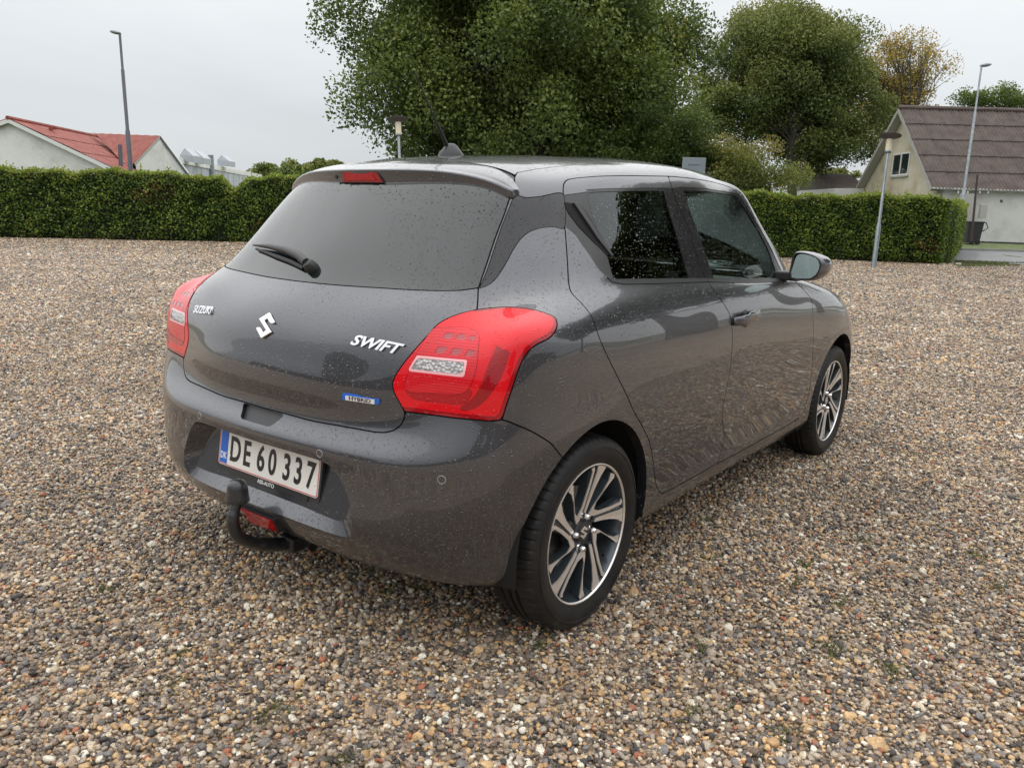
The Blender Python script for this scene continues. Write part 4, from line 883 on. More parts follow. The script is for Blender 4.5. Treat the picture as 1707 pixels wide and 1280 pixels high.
MB().box(-.16, .16, -.02, .02, -.01, .01, M).box(-.07, .07, -.07, .05, -.02, .02, M).build('steering_hub', SATIN, sw, bevel=.008)
for s in (1, -1): MB().box(*sorted((s*.765, s*.74)), .42, 1.75, .35, .985).build('door_card', INTER, car, bevel=.01)
MB().box(-.44, .44, .45, 1.30, 1.405, 1.410).build('headliner', mat('headliner_grey', (.25, .25, .24), .9), car)
MB().box(-.5, .5, -.30, .18, .93, .945).build('parcel_shelf', INTER, car)
MB().box(-.10, .10, 1.50, 1.53, 1.29, 1.35).build('interior_mirror', SATIN, car, bevel=.01)
for s in (1, -1): MB().add([(s*x, y, z) for x, y, z in ((.735, .83, .95), (.70, .83, .95), (.70, .93, .95), (.735, .93, .95), (.60, .82, 1.36), (.57, .82, 1.36), (.57, .92, 1.36), (.60, .92, 1.36))], [(0, 1, 2, 3), (7, 6, 5, 4), (0, 4, 5, 1), (1, 5, 6, 2), (2, 6, 7, 3), (3, 7, 4, 0)]).build('pillar_lining', mat('lining', (.12, .12, .12), .9), car, bevel=.01)
# ------------------------------------------------------------------ ground
def nzf(x, y, s, seed=0):
    """cheap smooth pseudo noise"""
    r = np.random.default_rng(seed); o = 0
    for k in range(5):
        a, b, p = r.uniform(-1, 1), r.uniform(-1, 1), r.uniform(0, 6.28); o = o+np.sin((a*x+b*y)*s*(1+.6*k)+p)/(1+.5*k)
    return o/3
def ground_z(x, y):
    x = np.asarray(x, float); y = np.asarray(y, float)
    d = (x-CAMP[0])*CF[0]+(y-CAMP[1])*CF[1]
    d = d/math.hypot(CF[0], CF[1]); t = np.clip((d-33)/10, 0, 1)
    flat = np.clip((np.hypot(x, y-1.2)-3.0)/3, 0, 1)
    return .45*t*t*(3-2*t)+nzf(x, y, .8, 3)*.012*flat*(1-t)+nzf(x, y, .12, 5)*.03*flat*(1-t)
GRC = [(.60, .49, .34), (.13, .105, .085), (.46, .28, .13), (.27, .205, .145), (.76, .69, .56), (.055, .048, .045), (.38, .27, .18), (.20, .18, .17), (.62, .40, .19), (.16, .11, .075), (.42, .34, .26), (.38, .13, .06)]
GR = mat('far_gravel', (.2, .17, .13), .5)
nt, b = nodes(GR); tc = N(nt, 'ShaderNodeTexCoord')
v1 = N(nt, 'ShaderNodeTexVoronoi', i_Scale=52.0); L(nt, tc.outputs['Object'], v1.inputs['Vector'])
v2 = N(nt, 'ShaderNodeTexVoronoi', i_Scale=27.0); L(nt, tc.outputs['Object'], v2.inputs['Vector'])
def stone_ramp(nt, src):
    cr = N(nt, 'ShaderNodeValToRGB'); cr.color_ramp.interpolation = 'CONSTANT'; el = cr.color_ramp.elements
    order = [5, 9, 1, 7, 3, 6, 10, 2, 11, 8, 0, 4]
    wts = [.08, .08, .10, .08, .12, .11, .11, .08, .025, .085, .075, .055]; p = 0
    for i, (o, w_) in enumerate(zip(order, wts)):
        q = el[0] if i == 0 else (el[1] if i == 1 else el.new(min(p, .999)))
        g_ = sum(GRC[o])/3; q.position = p; q.color = (*[c*.95+g_*.05 for c in GRC[o]], 1); p += w_
    L(nt, src, cr.inputs[0]); return cr
s1 = N(nt, 'ShaderNodeSeparateColor'); L(nt, v1.outputs['Color'], s1.inputs[0]); c1 = stone_ramp(nt, s1.outputs[0])
s2 = N(nt, 'ShaderNodeSeparateColor'); L(nt, v2.outputs['Color'], s2.inputs[0]); c2 = stone_ramp(nt, s2.outputs[0])
mxx = N(nt, 'ShaderNodeMixRGB', i_Fac=.30); L(nt, c1.outputs[0], mxx.inputs[1]); L(nt, c2.outputs[0], mxx.inputs[2])
n3 = N(nt, 'ShaderNodeTexNoise', i_Scale=.35, i_Detail=6.0); L(nt, tc.outputs['Object'], n3.inputs['Vector'])
r3 = N(nt, 'ShaderNodeMapRange', i_From_Min=.3, i_From_Max=.7, i_To_Min=.78, i_To_Max=1.22); L(nt, n3.outputs[0], r3.inputs['Value'])
sc3 = N(nt, 'ShaderNodeVectorMath', operation='SCALE'); L(nt, mxx.outputs[0], sc3.inputs[0]); L(nt, r3.outputs[0], sc3.inputs['Scale']); L(nt, sc3.outputs[0], b.inputs['Base Color'])
inv = N(nt, 'ShaderNodeMath', operation='SUBTRACT'); inv.inputs[0].default_value = 1; L(nt, v1.outputs['Distance'], inv.inputs[1])
bump(GR, inv.outputs[0], 1.0, .012)
fw2 = np.array([CF[0], CF[1]])/math.hypot(CF[0], CF[1]); rt2 = np.array([fw2[1], -fw2[0]]); cp2 = np.array(CAMP[:2])
def wpt(d, s): q = cp2+fw2*d+rt2*s; return float(q[0]), float(q[1])
HA, HB, HC = (-13.0, 22.4), (-25.0, 7.9), (-2.9, 27.1)
def sheet(name, pts_fn, nu, nv, m, lift=0., kind='structure', zf=ground_z):
    v = []; f = []
    for i in range(nu+1):
        for j in range(nv+1):
            x, y = pts_fn(i/nu, j/nv); v.append((x, y, float(zf(x, y))+lift))
    for i in range(nu):
        for j in range(nv): f.append((i*(nv+1)+j, (i+1)*(nv+1)+j, (i+1)*(nv+1)+j+1, i*(nv+1)+j+1))
    o = mesh_obj(name, v, f, m, None, True)
    if o.data.polygons[0].normal.z < 0: o.data.flip_normals()
    return tag(o, kind=kind)
def lin(a, b, t): return a+(b-a)*t
GRASS = mat('grass', (.07, .10, .03), .8); noise_col(GRASS, [(.05, .075, .02), (.09, .12, .035), (.16, .15, .06)], 2.5, 8); 
FIELD = mat('field', (.07, .09, .035), .9); noise_col(FIELD, [(.04, .06, .02), (.08, .10, .035), (.12, .12, .05)], .12, 8)
# one sheet that reaches the horizon, a little below the yard
def tofn(u, v):
    a = 2*math.pi*u; r = 2+900*v**3; return r*math.cos(a), r*math.sin(a)
def base_z(x, y): 
    d = (x-CAMP[0])*fw2[0]+(y-CAMP[1])*fw2[1]; return ground_z(x, y)-.06-(.3 if False else 0)
sheet('ground', tofn, 64, 60, FIELD, 0, zf=base_z)
# gravel yard: bounded by the hedges in front, runs on behind the camera
v = []; f = []
gx = np.arange(-32, 32.01, .5); gy = np.arange(-30, 32.01, .5)
ix = {}
def in_yard(x, y):
    d = (x-cp2[0])*fw2[0]+(y-cp2[1])*fw2[1]; s = (x-cp2[0])*rt2[0]+(y-cp2[1])*rt2[1]
    return d < 27.6+.0*s
for i, x in enumerate(gx):
    for j, y in enumerate(gy): ix[i, j] = len(v); v.append((x, y, float(ground_z(x, y))))
for i in range(len(gx)-1):
    for j in range(len(gy)-1):
        if in_yard(gx[i]+.25, gy[j]+.25): f.append((ix[i, j], ix[i+1, j], ix[i+1, j+1], ix[i, j+1]))
yard = tag(mesh_obj('gravel_yard', v, f, GR, None, True), kind='structure')

# ------------------------------------------------------------------ loose stones: real pebbles near, thinning out with distance
PEB = mat('pebble', (.3, .25, .2), .3)
nt, b = nodes(PEB); oi = N(nt, 'ShaderNodeObjectInfo'); cr = stone_ramp(nt, oi.outputs['Random'])
tcp = N(nt, 'ShaderNodeTexCoord'); npb = N(nt, 'ShaderNodeTexNoise', i_Scale=3., i_Detail=5., i_Roughness=.65); L(nt, tcp.outputs['Object'], npb.inputs['Vector'])
rp_ = N(nt, 'ShaderNodeMapRange', i_From_Min=.3, i_From_Max=.7, i_To_Min=.62, i_To_Max=1.38); L(nt, npb.outputs[0], rp_.inputs['Value'])
sp_ = N(nt, 'ShaderNodeVectorMath', operation='SCALE'); L(nt, cr.outputs[0], sp_.inputs[0])
geo = N(nt, 'ShaderNodeNewGeometry'); npt = N(nt, 'ShaderNodeTexNoise', i_Scale=.9, i_Detail=6., i_Roughness=.6); L(nt, geo.outputs['Position'], npt.inputs['Vector'])
rpt = N(nt, 'ShaderNodeMapRange', i_From_Min=.32, i_From_Max=.68, i_To_Min=.72, i_To_Max=1.22); L(nt, npt.outputs[0], rpt.inputs['Value'])
mpt = N(nt, 'ShaderNodeMath', operation='MULTIPLY'); L(nt, rp_.outputs[0], mpt.inputs[0]); L(nt, rpt.outputs[0], mpt.inputs[1]); L(nt, mpt.outputs[0], sp_.inputs['Scale']); L(nt, sp_.outputs[0], b.inputs['Base Color'])
bump(PEB, npb.outputs[0], .35, .4)
rr_ = N(nt, 'ShaderNodeMapRange', i_To_Min=.14, i_To_Max=.5); mlr = N(nt, 'ShaderNodeMath', operation='FRACT'); m7 = N(nt, 'ShaderNodeMath', operation='MULTIPLY'); m7.inputs[1].default_value = 37.3
L(nt, oi.outputs['Random'], m7.inputs[0]); L(nt, m7.outputs[0], mlr.inputs[0]); L(nt, mlr.outputs[0], rr_.inputs['Value']); L(nt, rr_.outputs[0], b.inputs['Roughness'])
pcol = bpy.data.collections.new('pebble_shapes')
for k in range(9):
    bm = bmesh.new(); bmesh.ops.create_icosphere(bm, subdivisions=2, radius=.5)
    ph = rng.uniform(0, 6.28, 6); ax = rng.uniform(-1, 1, (6, 3)); sq = rng.uniform(.62, .95), rng.uniform(.36, .62)
    for vtx in bm.verts:
        p = np.array(vtx.co); g_ = 1+sum(.065*math.sin(ax[i] @ p*6+ph[i]) for i in range(6)); 
        if k % 3 == 0: # flattened break faces
            p = np.clip(p, -.38, .40)
        p = p*g_; vtx.co = (p[0], p[1]*sq[0], p[2]*sq[1])
    me = bpy.data.meshes.new('pebble'); bm.to_mesh(me); bm.free()
    for pg in me.polygons: pg.use_smooth = True
    me.materials.append(PEB); o = bpy.data.objects.new('pebble', me); pcol.objects.link(o)
pts = []; 
def band(d0, d1, cell, half=.80):
    """jittered grid of stone positions in the strip d0..d1 metres ahead"""
    d = np.arange(d0, d1, cell); s = np.arange(-(d1*half+.6), d1*half+.6, cell)
    D, S_ = np.meshgrid(d, s); D = D.ravel(); S_ = S_.ravel(); k = np.abs(S_) < D*half+.5; D, S_ = D[k], S_[k]
    D = D+rng.uniform(-.75, .75, len(D))*cell; S_ = S_+rng.uniform(-.75, .75, len(S_))*cell
    return D, S_, np.full(len(D), cell)
parts_ = [band(.9, 4.2, .0090), band(4.2, 6.6, .0120), band(6.6, 9.5, .0175), band(9.5, 13.5, .024), band(13.5, 19., .036), band(19., 27., .055)]
D = np.concatenate([p[0] for p in parts_]); S_ = np.concatenate([p[1] for p in parts_]); CL = np.concatenate([p[2] for p in parts_])
X = cp2[0]+fw2[0]*D+rt2[0]*S_; Y = cp2[1]+fw2[1]*D+rt2[1]*S_
keep = np.ones(len(X), bool)
for wx in (.76, -.76):
    for wy in (0, 2.45): keep &= ~((np.abs(X-wx) < .092) & (np.abs(Y-wy) < .085))
X, Y, CL, D = X[keep], Y[keep], CL[keep], D[keep]; n = len(X)
sz = np.exp(rng.normal(0, .32, n))*.0132*np.clip(CL/.0105, 1, 3.3)**.85; sz = np.clip(sz, .006, .060)
big = rng.random(n) < .0012; sz[big] *= rng.uniform(1.5, 2.3, big.sum())
Zp_ = ground_z(X, Y)+rng.uniform(-.004, .0105, n)+nzf(X, Y, 9., 11)*.0035
me = bpy.data.meshes.new('gravel'); me.vertices.add(n); me.vertices.foreach_set('co', np.stack([X, Y, Zp_], 1).astype('f').ravel())
a_ = me.attributes.new('sz', 'FLOAT', 'POINT'); a_.data.foreach_set('value', sz.astype('f'))
tilt = rng.normal(0, .38, (n, 2)); rot = np.stack([tilt[:, 0], tilt[:, 1], rng.uniform(0, 6.28, n)], 1)
a_ = me.attributes.new('rt', 'FLOAT_VECTOR', 'POINT'); a_.data.foreach_set('vector', rot.astype('f').ravel())
gv = bpy.data.objects.new('gravel', me); COL.objects.link(gv); tag(gv, kind='stuff')
def gn_instances(ob, coll, nm):
    ng = bpy.data.node_groups.new(nm, 'GeometryNodeTree')
    ng.interface.new_socket('Geometry', in_out='INPUT', socket_type='NodeSocketGeometry'); ng.interface.new_socket('Geometry', in_out='OUTPUT', socket_type='NodeSocketGeometry')
    gi = ng.nodes.new('NodeGroupInput'); go = ng.nodes.new('NodeGroupOutput'); ip = ng.nodes.new('GeometryNodeInstanceOnPoints'); ci = ng.nodes.new('GeometryNodeCollectionInfo')
    ci.inputs['Collection'].default_value = coll; ci.inputs['Separate Children'].default_value = True; ci.inputs['Reset Children'].default_value = True
    a1 = ng.nodes.new('GeometryNodeInputNamedAttribute'); a1.data_type = 'FLOAT'; a1.inputs['Name'].default_value = 'sz'
    a2 = ng.nodes.new('GeometryNodeInputNamedAttribute'); a2.data_type = 'FLOAT_VECTOR'; a2.inputs['Name'].default_value = 'rt'
    mp_ = ng.nodes.new('GeometryNodeMeshToPoints'); mp_.inputs['Radius'].default_value = .001
    ng.links.new(gi.outputs[0], mp_.inputs['Mesh']); ng.links.new(mp_.outputs[0], ip.inputs['Points']); ng.links.new(ci.outputs[0], ip.inputs['Instance'])
    ip.inputs['Pick Instance'].default_value = True
    ng.links.new(a1.outputs[0], ip.inputs['Scale'])
    er = ng.nodes.new('FunctionNodeEulerToRotation'); ng.links.new(a2.outputs[0], er.inputs[0]); ng.links.new(er.outputs[0], ip.inputs['Rotation'])
    ng.links.new(ip.outputs[0], go.inputs[0])
    md = ob.modifiers.new('scatter', 'NODES'); md.node_group = ng
gn_instances(gv, pcol, 'pebbles')
# small weeds and moss between the stones
TUFT = mat('weed_green', (.10, .14, .03), .6); noise_col(TUFT, [(.05, .08, .015), (.12, .15, .04), (.22, .2, .08)], 30)
tv_ = []; tf_ = []
for (px, py) in ((465, 1180), (445, 1200), (180, 985), (645, 990), (1150, 1190), (1170, 1085), (1325, 975), (1390, 1095), (1380, 1080), (1485, 1120), (1190, 930), (1340, 945), (1310, 1225), (570, 1272), (1010, 895+40), (1180, 870), (620, 955), (700, 985), (1630, 930), (1400, 1010), (100, 600), (150, 612), (300, 1095), (1440, 905), (1520, 760), (280, 1150), (900, 1080), (1660, 980)):
    dvec = CF+(px-853.5)/FOC*CR-(py-640)/FOC*CU; t = -CAMP[2]/dvec[2]; bx, by = CAMP[0]+t*dvec[0], CAMP[1]+t*dvec[1]
    for k in range(60):
        a = rng.uniform(0, 6.28); r_ = abs(rng.normal(0, .034)); x = bx+r_*math.cos(a); y = by+r_*math.sin(a)*1.4; h = rng.uniform(.008, .024); w_ = .0018; d_ = rng.uniform(0, 6.28); l_ = rng.uniform(.3, 1.2)*h
        m = len(tv_); tv_ += [(x-w_*math.cos(d_), y-w_*math.sin(d_), .003), (x+w_*math.cos(d_), y+w_*math.sin(d_), .003), (x+w_*.7*math.cos(d_)+l_*.4*math.sin(d_), y+w_*.7*math.sin(d_)+l_*.4*math.cos(d_), .003+h*.7), (x+l_*math.sin(d_), y+l_*math.cos(d_), .003+h)]; tf_ += [(m, m+1, m+2), (m, m+2, m+3)]
tag(mesh_obj('small_weeds', tv_, tf_, TUFT), kind='stuff')

# ------------------------------------------------------------------ foliage
def leaf_mat(name, cols, rough=.5, trans=.25, var=.35, scale=.9, autumn=None):
    m = mat(name, cols[0], rough); nt, b = nodes(m)
    at_ = N(nt, 'ShaderNodeAttribute', attribute_name='lv'); cr = N(nt, 'ShaderNodeValToRGB'); el = cr.color_ramp.elements
    el[0].color = (*cols[0], 1); el[1].color = (*cols[-1], 1)
    for i, c in list(enumerate(cols))[1:-1]: q = el.new(i/(len(cols)-1)); q.color = (*c, 1)
    L(nt, at_.outputs['Fac'], cr.inputs[0]); L(nt, cr.outputs[0], b.inputs['Base Color'])
    b.inputs['Specular IOR Level'].default_value = .35
    tr = N(nt, 'ShaderNodeBsdfTranslucent'); hs = N(nt, 'ShaderNodeHueSaturation', i_Value=1.5, i_Saturation=1.1); L(nt, cr.outputs[0], hs.inputs['Color']); L(nt, hs.outputs[0], tr.inputs[0])
    ms = N(nt, 'ShaderNodeMixShader', i_Fac=trans); o = [n for n in nt.nodes if n.type == 'OUTPUT_MATERIAL'][0]
    L(nt, b.outputs[0], ms.inputs[1]); L(nt, tr.outputs[0], ms.inputs[2]); L(nt, ms.outputs[0], o.inputs[0]); return m
def leaves(name, P, size, m, parent=None, up=None, lv=None, elong=1.5):
    """one mesh of small folded leaves at points P"""
    n = len(P); size = np.broadcast_to(size, n)*rng.uniform(.7, 1.35, n)
    d = rng.normal(size=(n, 3)); 
    if up is not None: d = d+up
    d /= np.linalg.norm(d, axis=1, keepdims=True); q = rng.normal(size=(n, 3)); s = np.cross(d, q); s /= np.linalg.norm(s, axis=1, keepdims=True); t = np.cross(d, s)
    s = s*size[:, None]; t = t*(size/elong)[:, None]; k = d*(size*.18)[:, None]
    V = np.stack([P-s, P-t*.9+k, P+s*.95, P+t*.9+k], 1).reshape(-1, 3)
    F = np.arange(n)[:, None]*4; F = np.concatenate([F+[0, 1, 2], F+[0, 2, 3]])
    me = bpy.data.meshes.new(name); me.vertices.add(len(V)); me.vertices.foreach_set('co', V.astype('f').ravel()); me.loops.add(len(F)*3); me.loops.foreach_set('vertex_index', F.astype('i').ravel())
    me.polygons.add(len(F)); me.polygons.foreach_set('loop_start', np.arange(0, len(F)*3, 3, dtype='i')); me.update(calc_edges=True)
    if lv is None: lv = rng.random(n)
    a = me.attributes.new('lv', 'FLOAT', 'POINT'); a.data.foreach_set('value', np.repeat(np.clip(lv, 0, 1), 4).astype('f'))
    me.materials.append(m); o = bpy.data.objects.new(name, me); COL.objects.link(o)
    if parent: o.parent = parent
    return o
BARK = mat('bark', (.06, .05, .04), .9); noise_col(BARK, [(.022, .019, .015), (.045, .038, .030), (.075, .066, .052)], 8, 8, stretch=(1, 1, .3))
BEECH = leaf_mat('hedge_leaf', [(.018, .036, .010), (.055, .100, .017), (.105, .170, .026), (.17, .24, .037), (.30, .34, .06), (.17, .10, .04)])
CORE = mat('hedge_core', (.012, .018, .007), .9)
def hedge(name, label, A, B, h, thick, nleaf, seed, end=True, top_lv=.16, notch=None):
    A = np.array(A); B = np.array(B); Ln = np.linalg.norm(B-A); t = (B-A)/Ln; nrm = np.array([t[1], -t[0]])
    if nrm @ (np.array(CAMP[:2])-A) < 0: nrm = -nrm
    root = empty(name, (A[0], A[1], 0)); tag(root, label, 'hedge')
    r = np.random.default_rng(seed)
    def hgt(s): 
        z = h+.05*np.sin(s*1.3+seed)+.04*np.sin(s*3.7)+.03*np.sin(s*8.1+2)
        if notch is not None: z = z-notch[1]*np.exp(-((s-notch[0])/.28)**2)
        return z
    def loc(s, o, z): return np.stack([A[0]+t[0]*s+nrm[0]*o-root.location.x, A[1]+t[1]*s+nrm[1]*o-root.location.y, z+ground_z(A[0]+t[0]*s, A[1]+t[1]*s)], 1)
    # face leaves
    n1 = int(nleaf*.62); s = r.uniform(0, Ln, n1); z = r.uniform(.02, 1, n1)**.95*hgt(s); lump = .045*np.sin(s*2.1+z*1.7)*np.sin(z*3.1-s*.7)+.035*np.sin(s*5.3+z*4.)
    dep = np.abs(r.normal(0, .09, n1)); o = lump-dep-.06*(z < .25)*(.25-z)*8
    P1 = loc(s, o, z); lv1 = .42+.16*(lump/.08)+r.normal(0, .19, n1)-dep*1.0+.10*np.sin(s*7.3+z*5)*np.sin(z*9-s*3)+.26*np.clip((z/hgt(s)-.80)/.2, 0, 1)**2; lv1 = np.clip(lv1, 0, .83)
    # brown, thin patches
    br = (np.sin(s*.9+1.2)*np.sin(z*2.3+s*.31) > .82) & (r.random(n1) < .35); lv1[br] = 1.
    n2 = int(nleaf*.34); s = r.uniform(0, Ln, n2); o = r.uniform(-thick, .05, n2); z = hgt(s)+np.abs(r.normal(0, .05, n2))-.03
    P2 = loc(s, o, z); lv2 = .66+r.normal(0, .14, n2)
    # upright shoots above the clipped top
    k = int(Ln*2.6); ss = r.uniform(0, Ln, k); hh = r.exponential(.10, k)+.04; hh[r.random(k) < .06] += .22; s = np.repeat(ss, 9)+r.normal(0, .015, k*9); q = np.tile(np.linspace(0, 1, 9), k)*np.repeat(hh, 9)
    P3 = loc(s, np.repeat(r.uniform(-thick, 0, k), 9)+r.normal(0, .015, k*9), hgt(s)+q); lv3 = .72+r.normal(0, .08, k*9)
    P = [P1, P2, P3]; lv = [lv1, lv2, lv3]
    if end:
        n4 = int(nleaf*.14*thick); o = r.uniform(-thick, 0, n4); z = r.uniform(0, 1, n4)*h
        for s0 in (0, Ln): P.append(loc(np.full(n4, s0)+r.normal(0, .06, n4), o, z)); lv.append(.42+r.normal(0, .17, n4))
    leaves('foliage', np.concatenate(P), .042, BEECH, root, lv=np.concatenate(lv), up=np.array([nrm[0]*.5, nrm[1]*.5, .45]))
    c = MB(); ns = int(Ln/.5)
    v = []; f = []
    for i in range(ns+1):
        s = Ln*i/ns
        for o, zz in ((-.24, 0.02), (-.24, .5), (-.25, .93), (-.30, .975), (-thick+.14, .975), (-thick+.12, 0)):
            p = loc(np.array([s]), np.array([o+.04*math.sin(s*2.1+zz*4)]), np.array([zz*float(hgt(np.array([s]))[0])]))[0]; v.append(p)
    for i in range(ns):
        for j in range(6): f.append((i*6+j, (i+1)*6+j, (i+1)*6+(j+1) % 6, i*6+(j+1) % 6))
    f += [tuple(range(6)), tuple(ns*6+j for j in range(5, -1, -1))]
    mesh_obj('branch_core', v, f, CORE, root)
    # thin grey stems showing through low down
    mb = MB()
    for i in range(int(Ln*3)):
        s = np.array([r.uniform(0, Ln)]); a = loc(s, np.array([-.10]), np.array([0.]))[0]; b2 = loc(s+r.uniform(-.1, .1), np.array([-.06]), np.array([.55]))[0]; mb.tube([a, b2], [.012, .006], 4, False)
    mb.build('stems', BARK, root)
    return root
hedge('clipped_hedge', 'long clipped beech hedge on the left behind the gravel, below the red-roofed house', HA, (HB[0]-3.2*.64, HB[1]-3.2*.77), 2.02, 1.0, 52000, 1, end=False, notch=(12.05, .36))
hedge('clipped_hedge', 'clipped beech hedge on the right behind the slim lamp post, ending beside the road', HA, HC, 2.06, 1.25, 34000, 2)

def tree(name, label, base, H, crown, trunk_r, nleaf, lsize, m, seed, lvb=.45, droop=0., nclump=60, gap=.0, trunk_h=None, limbs=9, cat='tree', bare=0., shell=.55, leafless_top=0):
    """crown: list of ellipsoids (dx, dy, z, rx, ry, rz) relative to the base; leaves gathered in clumps at branch ends"""
    r = np.random.default_rng(seed); root = empty(name, base); tag(root, label, cat)
    cl = []; cr_ = np.array(crown, float); vol = cr_[:, 3]*cr_[:, 4]*cr_[:, 5]; pick = r.choice(len(cr_), nclump, p=vol/vol.sum())
    for k in pick:
        d = r.normal(size=3); d /= np.linalg.norm(d); rad = r.uniform(shell, 1.0)**.6
        c = cr_[k, :3]+d*cr_[k, 3:]*(rad if r.random() < .72 else r.uniform(.1, .8)); cl.append((c, rad, d))
    mb = MB(); th = trunk_h or H*.45
    top = Vector((r.normal(0, .2), r.normal(0, .2), th)); mid = Vector((r.normal(0, .08), r.normal(0, .08), th*.5))
    mb.tube([(0, 0, -.1), (0, 0, .3), mid, top, top+Vector((0, 0, (H-th)*.55))], [trunk_r*1.35, trunk_r*1.05, trunk_r*.85, trunk_r*.6, trunk_r*.12], 9)
    ends = []
    for c, rad, d in cl:
        c = Vector(c); s_ = mid.lerp(top, r.uniform(.3, 1)) if c.z < th*1.3 else top.lerp(top+Vector((0, 0, (H-th)*.5)), r.uniform(0, .8))
        md_ = s_.lerp(c, .5)+Vector((0, 0, .12*(c-s_).length)); rr = trunk_r*.22*min(1, (c-s_).length/3)
        mb.tube([s_, md_, c], [rr, rr*.5, rr*.12], 5, False)
        if bare:
            for q in range(7):
                e = c+Vector(r.normal(size=3))*.5+Vector((0, 0, .35)); mb.tube([md_.lerp(c, r.uniform(0, 1)), e], [.022, .006], 4, False); ends.append(e)
    mb.build('trunk', BARK, root, True, recalc=None)
    per = nleaf//nclump; P = []; lv = []
    for c, rad, d in cl:
        sc_ = r.uniform(.55, 1.25); n = int(per*sc_); tone = r.normal(0, .10)
        q = r.normal(size=(n, 3)); q /= np.linalg.norm(q, axis=1, keepdims=True); q *= (r.random(n)**.45)[:, None]
        R0 = (vol.sum()/nclump)**(1/3)*1.36*sc_; q = q*[R0, R0, R0*.80]
        if droop: q[:, 2] -= droop*np.hypot(q[:, 0], q[:, 1])*r.random(n)*1.6+droop*.9*r.random(n)**2
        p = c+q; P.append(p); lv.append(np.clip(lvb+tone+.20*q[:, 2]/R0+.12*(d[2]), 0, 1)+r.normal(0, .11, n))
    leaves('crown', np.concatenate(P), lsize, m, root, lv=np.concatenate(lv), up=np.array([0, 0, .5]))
    return root
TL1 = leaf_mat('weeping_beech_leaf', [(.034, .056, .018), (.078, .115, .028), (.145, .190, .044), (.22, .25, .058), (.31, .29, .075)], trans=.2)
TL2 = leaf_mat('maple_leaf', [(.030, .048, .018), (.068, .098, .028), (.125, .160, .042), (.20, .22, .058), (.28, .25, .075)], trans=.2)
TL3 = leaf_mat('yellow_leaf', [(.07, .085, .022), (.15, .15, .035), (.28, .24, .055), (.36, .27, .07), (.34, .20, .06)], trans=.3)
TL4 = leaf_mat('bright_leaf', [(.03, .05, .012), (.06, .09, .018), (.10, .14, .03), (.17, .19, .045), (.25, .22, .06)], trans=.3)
def gp(px, d, z=None):
    """ground point under photo column px at d metres forward"""
    x, y = wpt(d, (px-853.5)/FOC*d); return Vector((x, y, float(ground_z(x, y))))
RX = lambda d, px: px*d/FOC      # width of px photo pixels at distance d
b_ = gp(880, 34)
r3_ = np.array([rt2[0], rt2[1], 0]); f3_ = np.array([fw2[0], fw2[1], 0])
def ell(d, cx, cy, rx, rz, base, ry=None, px0=None):
    """crown ellipsoid from its centre and half sizes in photo pixels at distance d"""
    c = at(cx, cy, d); c = np.array(c)+0*f3_; rr = rx*d/FOC
    o = c-np.array(base); ryy = ry or rr*.9
    return (o[0], o[1], o[2], (abs(rt2[0])*rr+abs(fw2[0])*ryy)*.9, (abs(rt2[1])*rr+abs(fw2[1])*ryy)*.9, rz*d/FOC)
tree('weeping_beech', 'huge dark green weeping beech filling the sky behind the car roof', b_, 15, [ell(34, 860, 40, 215, 170, b_, 4.5), ell(34, 720, 150, 100, 110, b_, 3), ell(34, 1010, 170, 120, 100, b_, 3), ell(34, 880, 200, 190, 80, b_, 3.5), ell(34, 660, 20, 85, 80, b_, 2.5), ell(34, 1050, 20, 100, 90, b_, 2.5), ell(34, 870, -120, 260, 110, b_, 4), ell(34, 1075, 90, 60, 40, b_, 2), ell(34, 860, -10, 200, 80, b_, 4)],
     .26, 470000, .080, TL1, 11, lvb=.45, droop=.5, nclump=430, trunk_h=3.0, shell=.3)
b_ = gp(1135, 32.5)
tree('bright_tree', 'lower bright green tree right of the weeping beech', b_, 7, [ell(31, 1118, 225, 58, 52, b_, 1.5), ell(31, 1143, 262, 38, 28, b_, 1.2), ell(31, 1070, 258, 50, 26, b_, 1.2)], .12, 22000, .055, TL4, 12, lvb=.30, nclump=70, trunk_h=3)
b_ = gp(1297, 52)
tree('maple_tree', 'tall round dark green maple between the weeping beech and the yellowing tree', b_, 14.5, [ell(52, 1310, 110, 105, 85, b_, 4.0), ell(52, 1250, 165, 75, 75, b_, 3), ell(52, 1375, 170, 75, 80, b_, 3), ell(52, 1300, 60, 70, 42, b_, 3), ell(52, 1215, 195, 45, 45, b_, 2.5), ell(52, 1420, 215, 45, 45, b_, 2.5), ell(52, 1370, 245, 70, 35, b_, 2.5), ell(52, 1370, 70, 45, 35, b_, 2)],
     .36, 190000, .084, TL2, 13, lvb=.52, nclump=230, trunk_h=4.5)
b_ = gp(1475, 58)
tree('yellowing_tree', 'sparse tree with yellow autumn leaves and bare twigs beside the brown roof', b_, 12.5, [ell(58, 1490, 130, 62, 68, b_, 3), ell(58, 1475, 190, 52, 50, b_, 2.5), ell(58, 1525, 120, 32, 40, b_, 2)], .22, 21000, .080, TL3, 14, lvb=.62, nclump=120, trunk_h=4, bare=1)
b_ = gp(1655, 62)
tree('far_tree', 'small green tree top showing above the brown roof ridge', b_, 9, [ell(62, 1655, 165, 42, 17, b_, 2), ell(62, 1690, 168, 24, 14, b_, 2), ell(62, 1625, 168, 24, 12, b_, 1.5)], .15, 7000, .09, TL4, 15, lvb=.4, nclump=36, trunk_h=4)
b_ = gp(1250, 31)
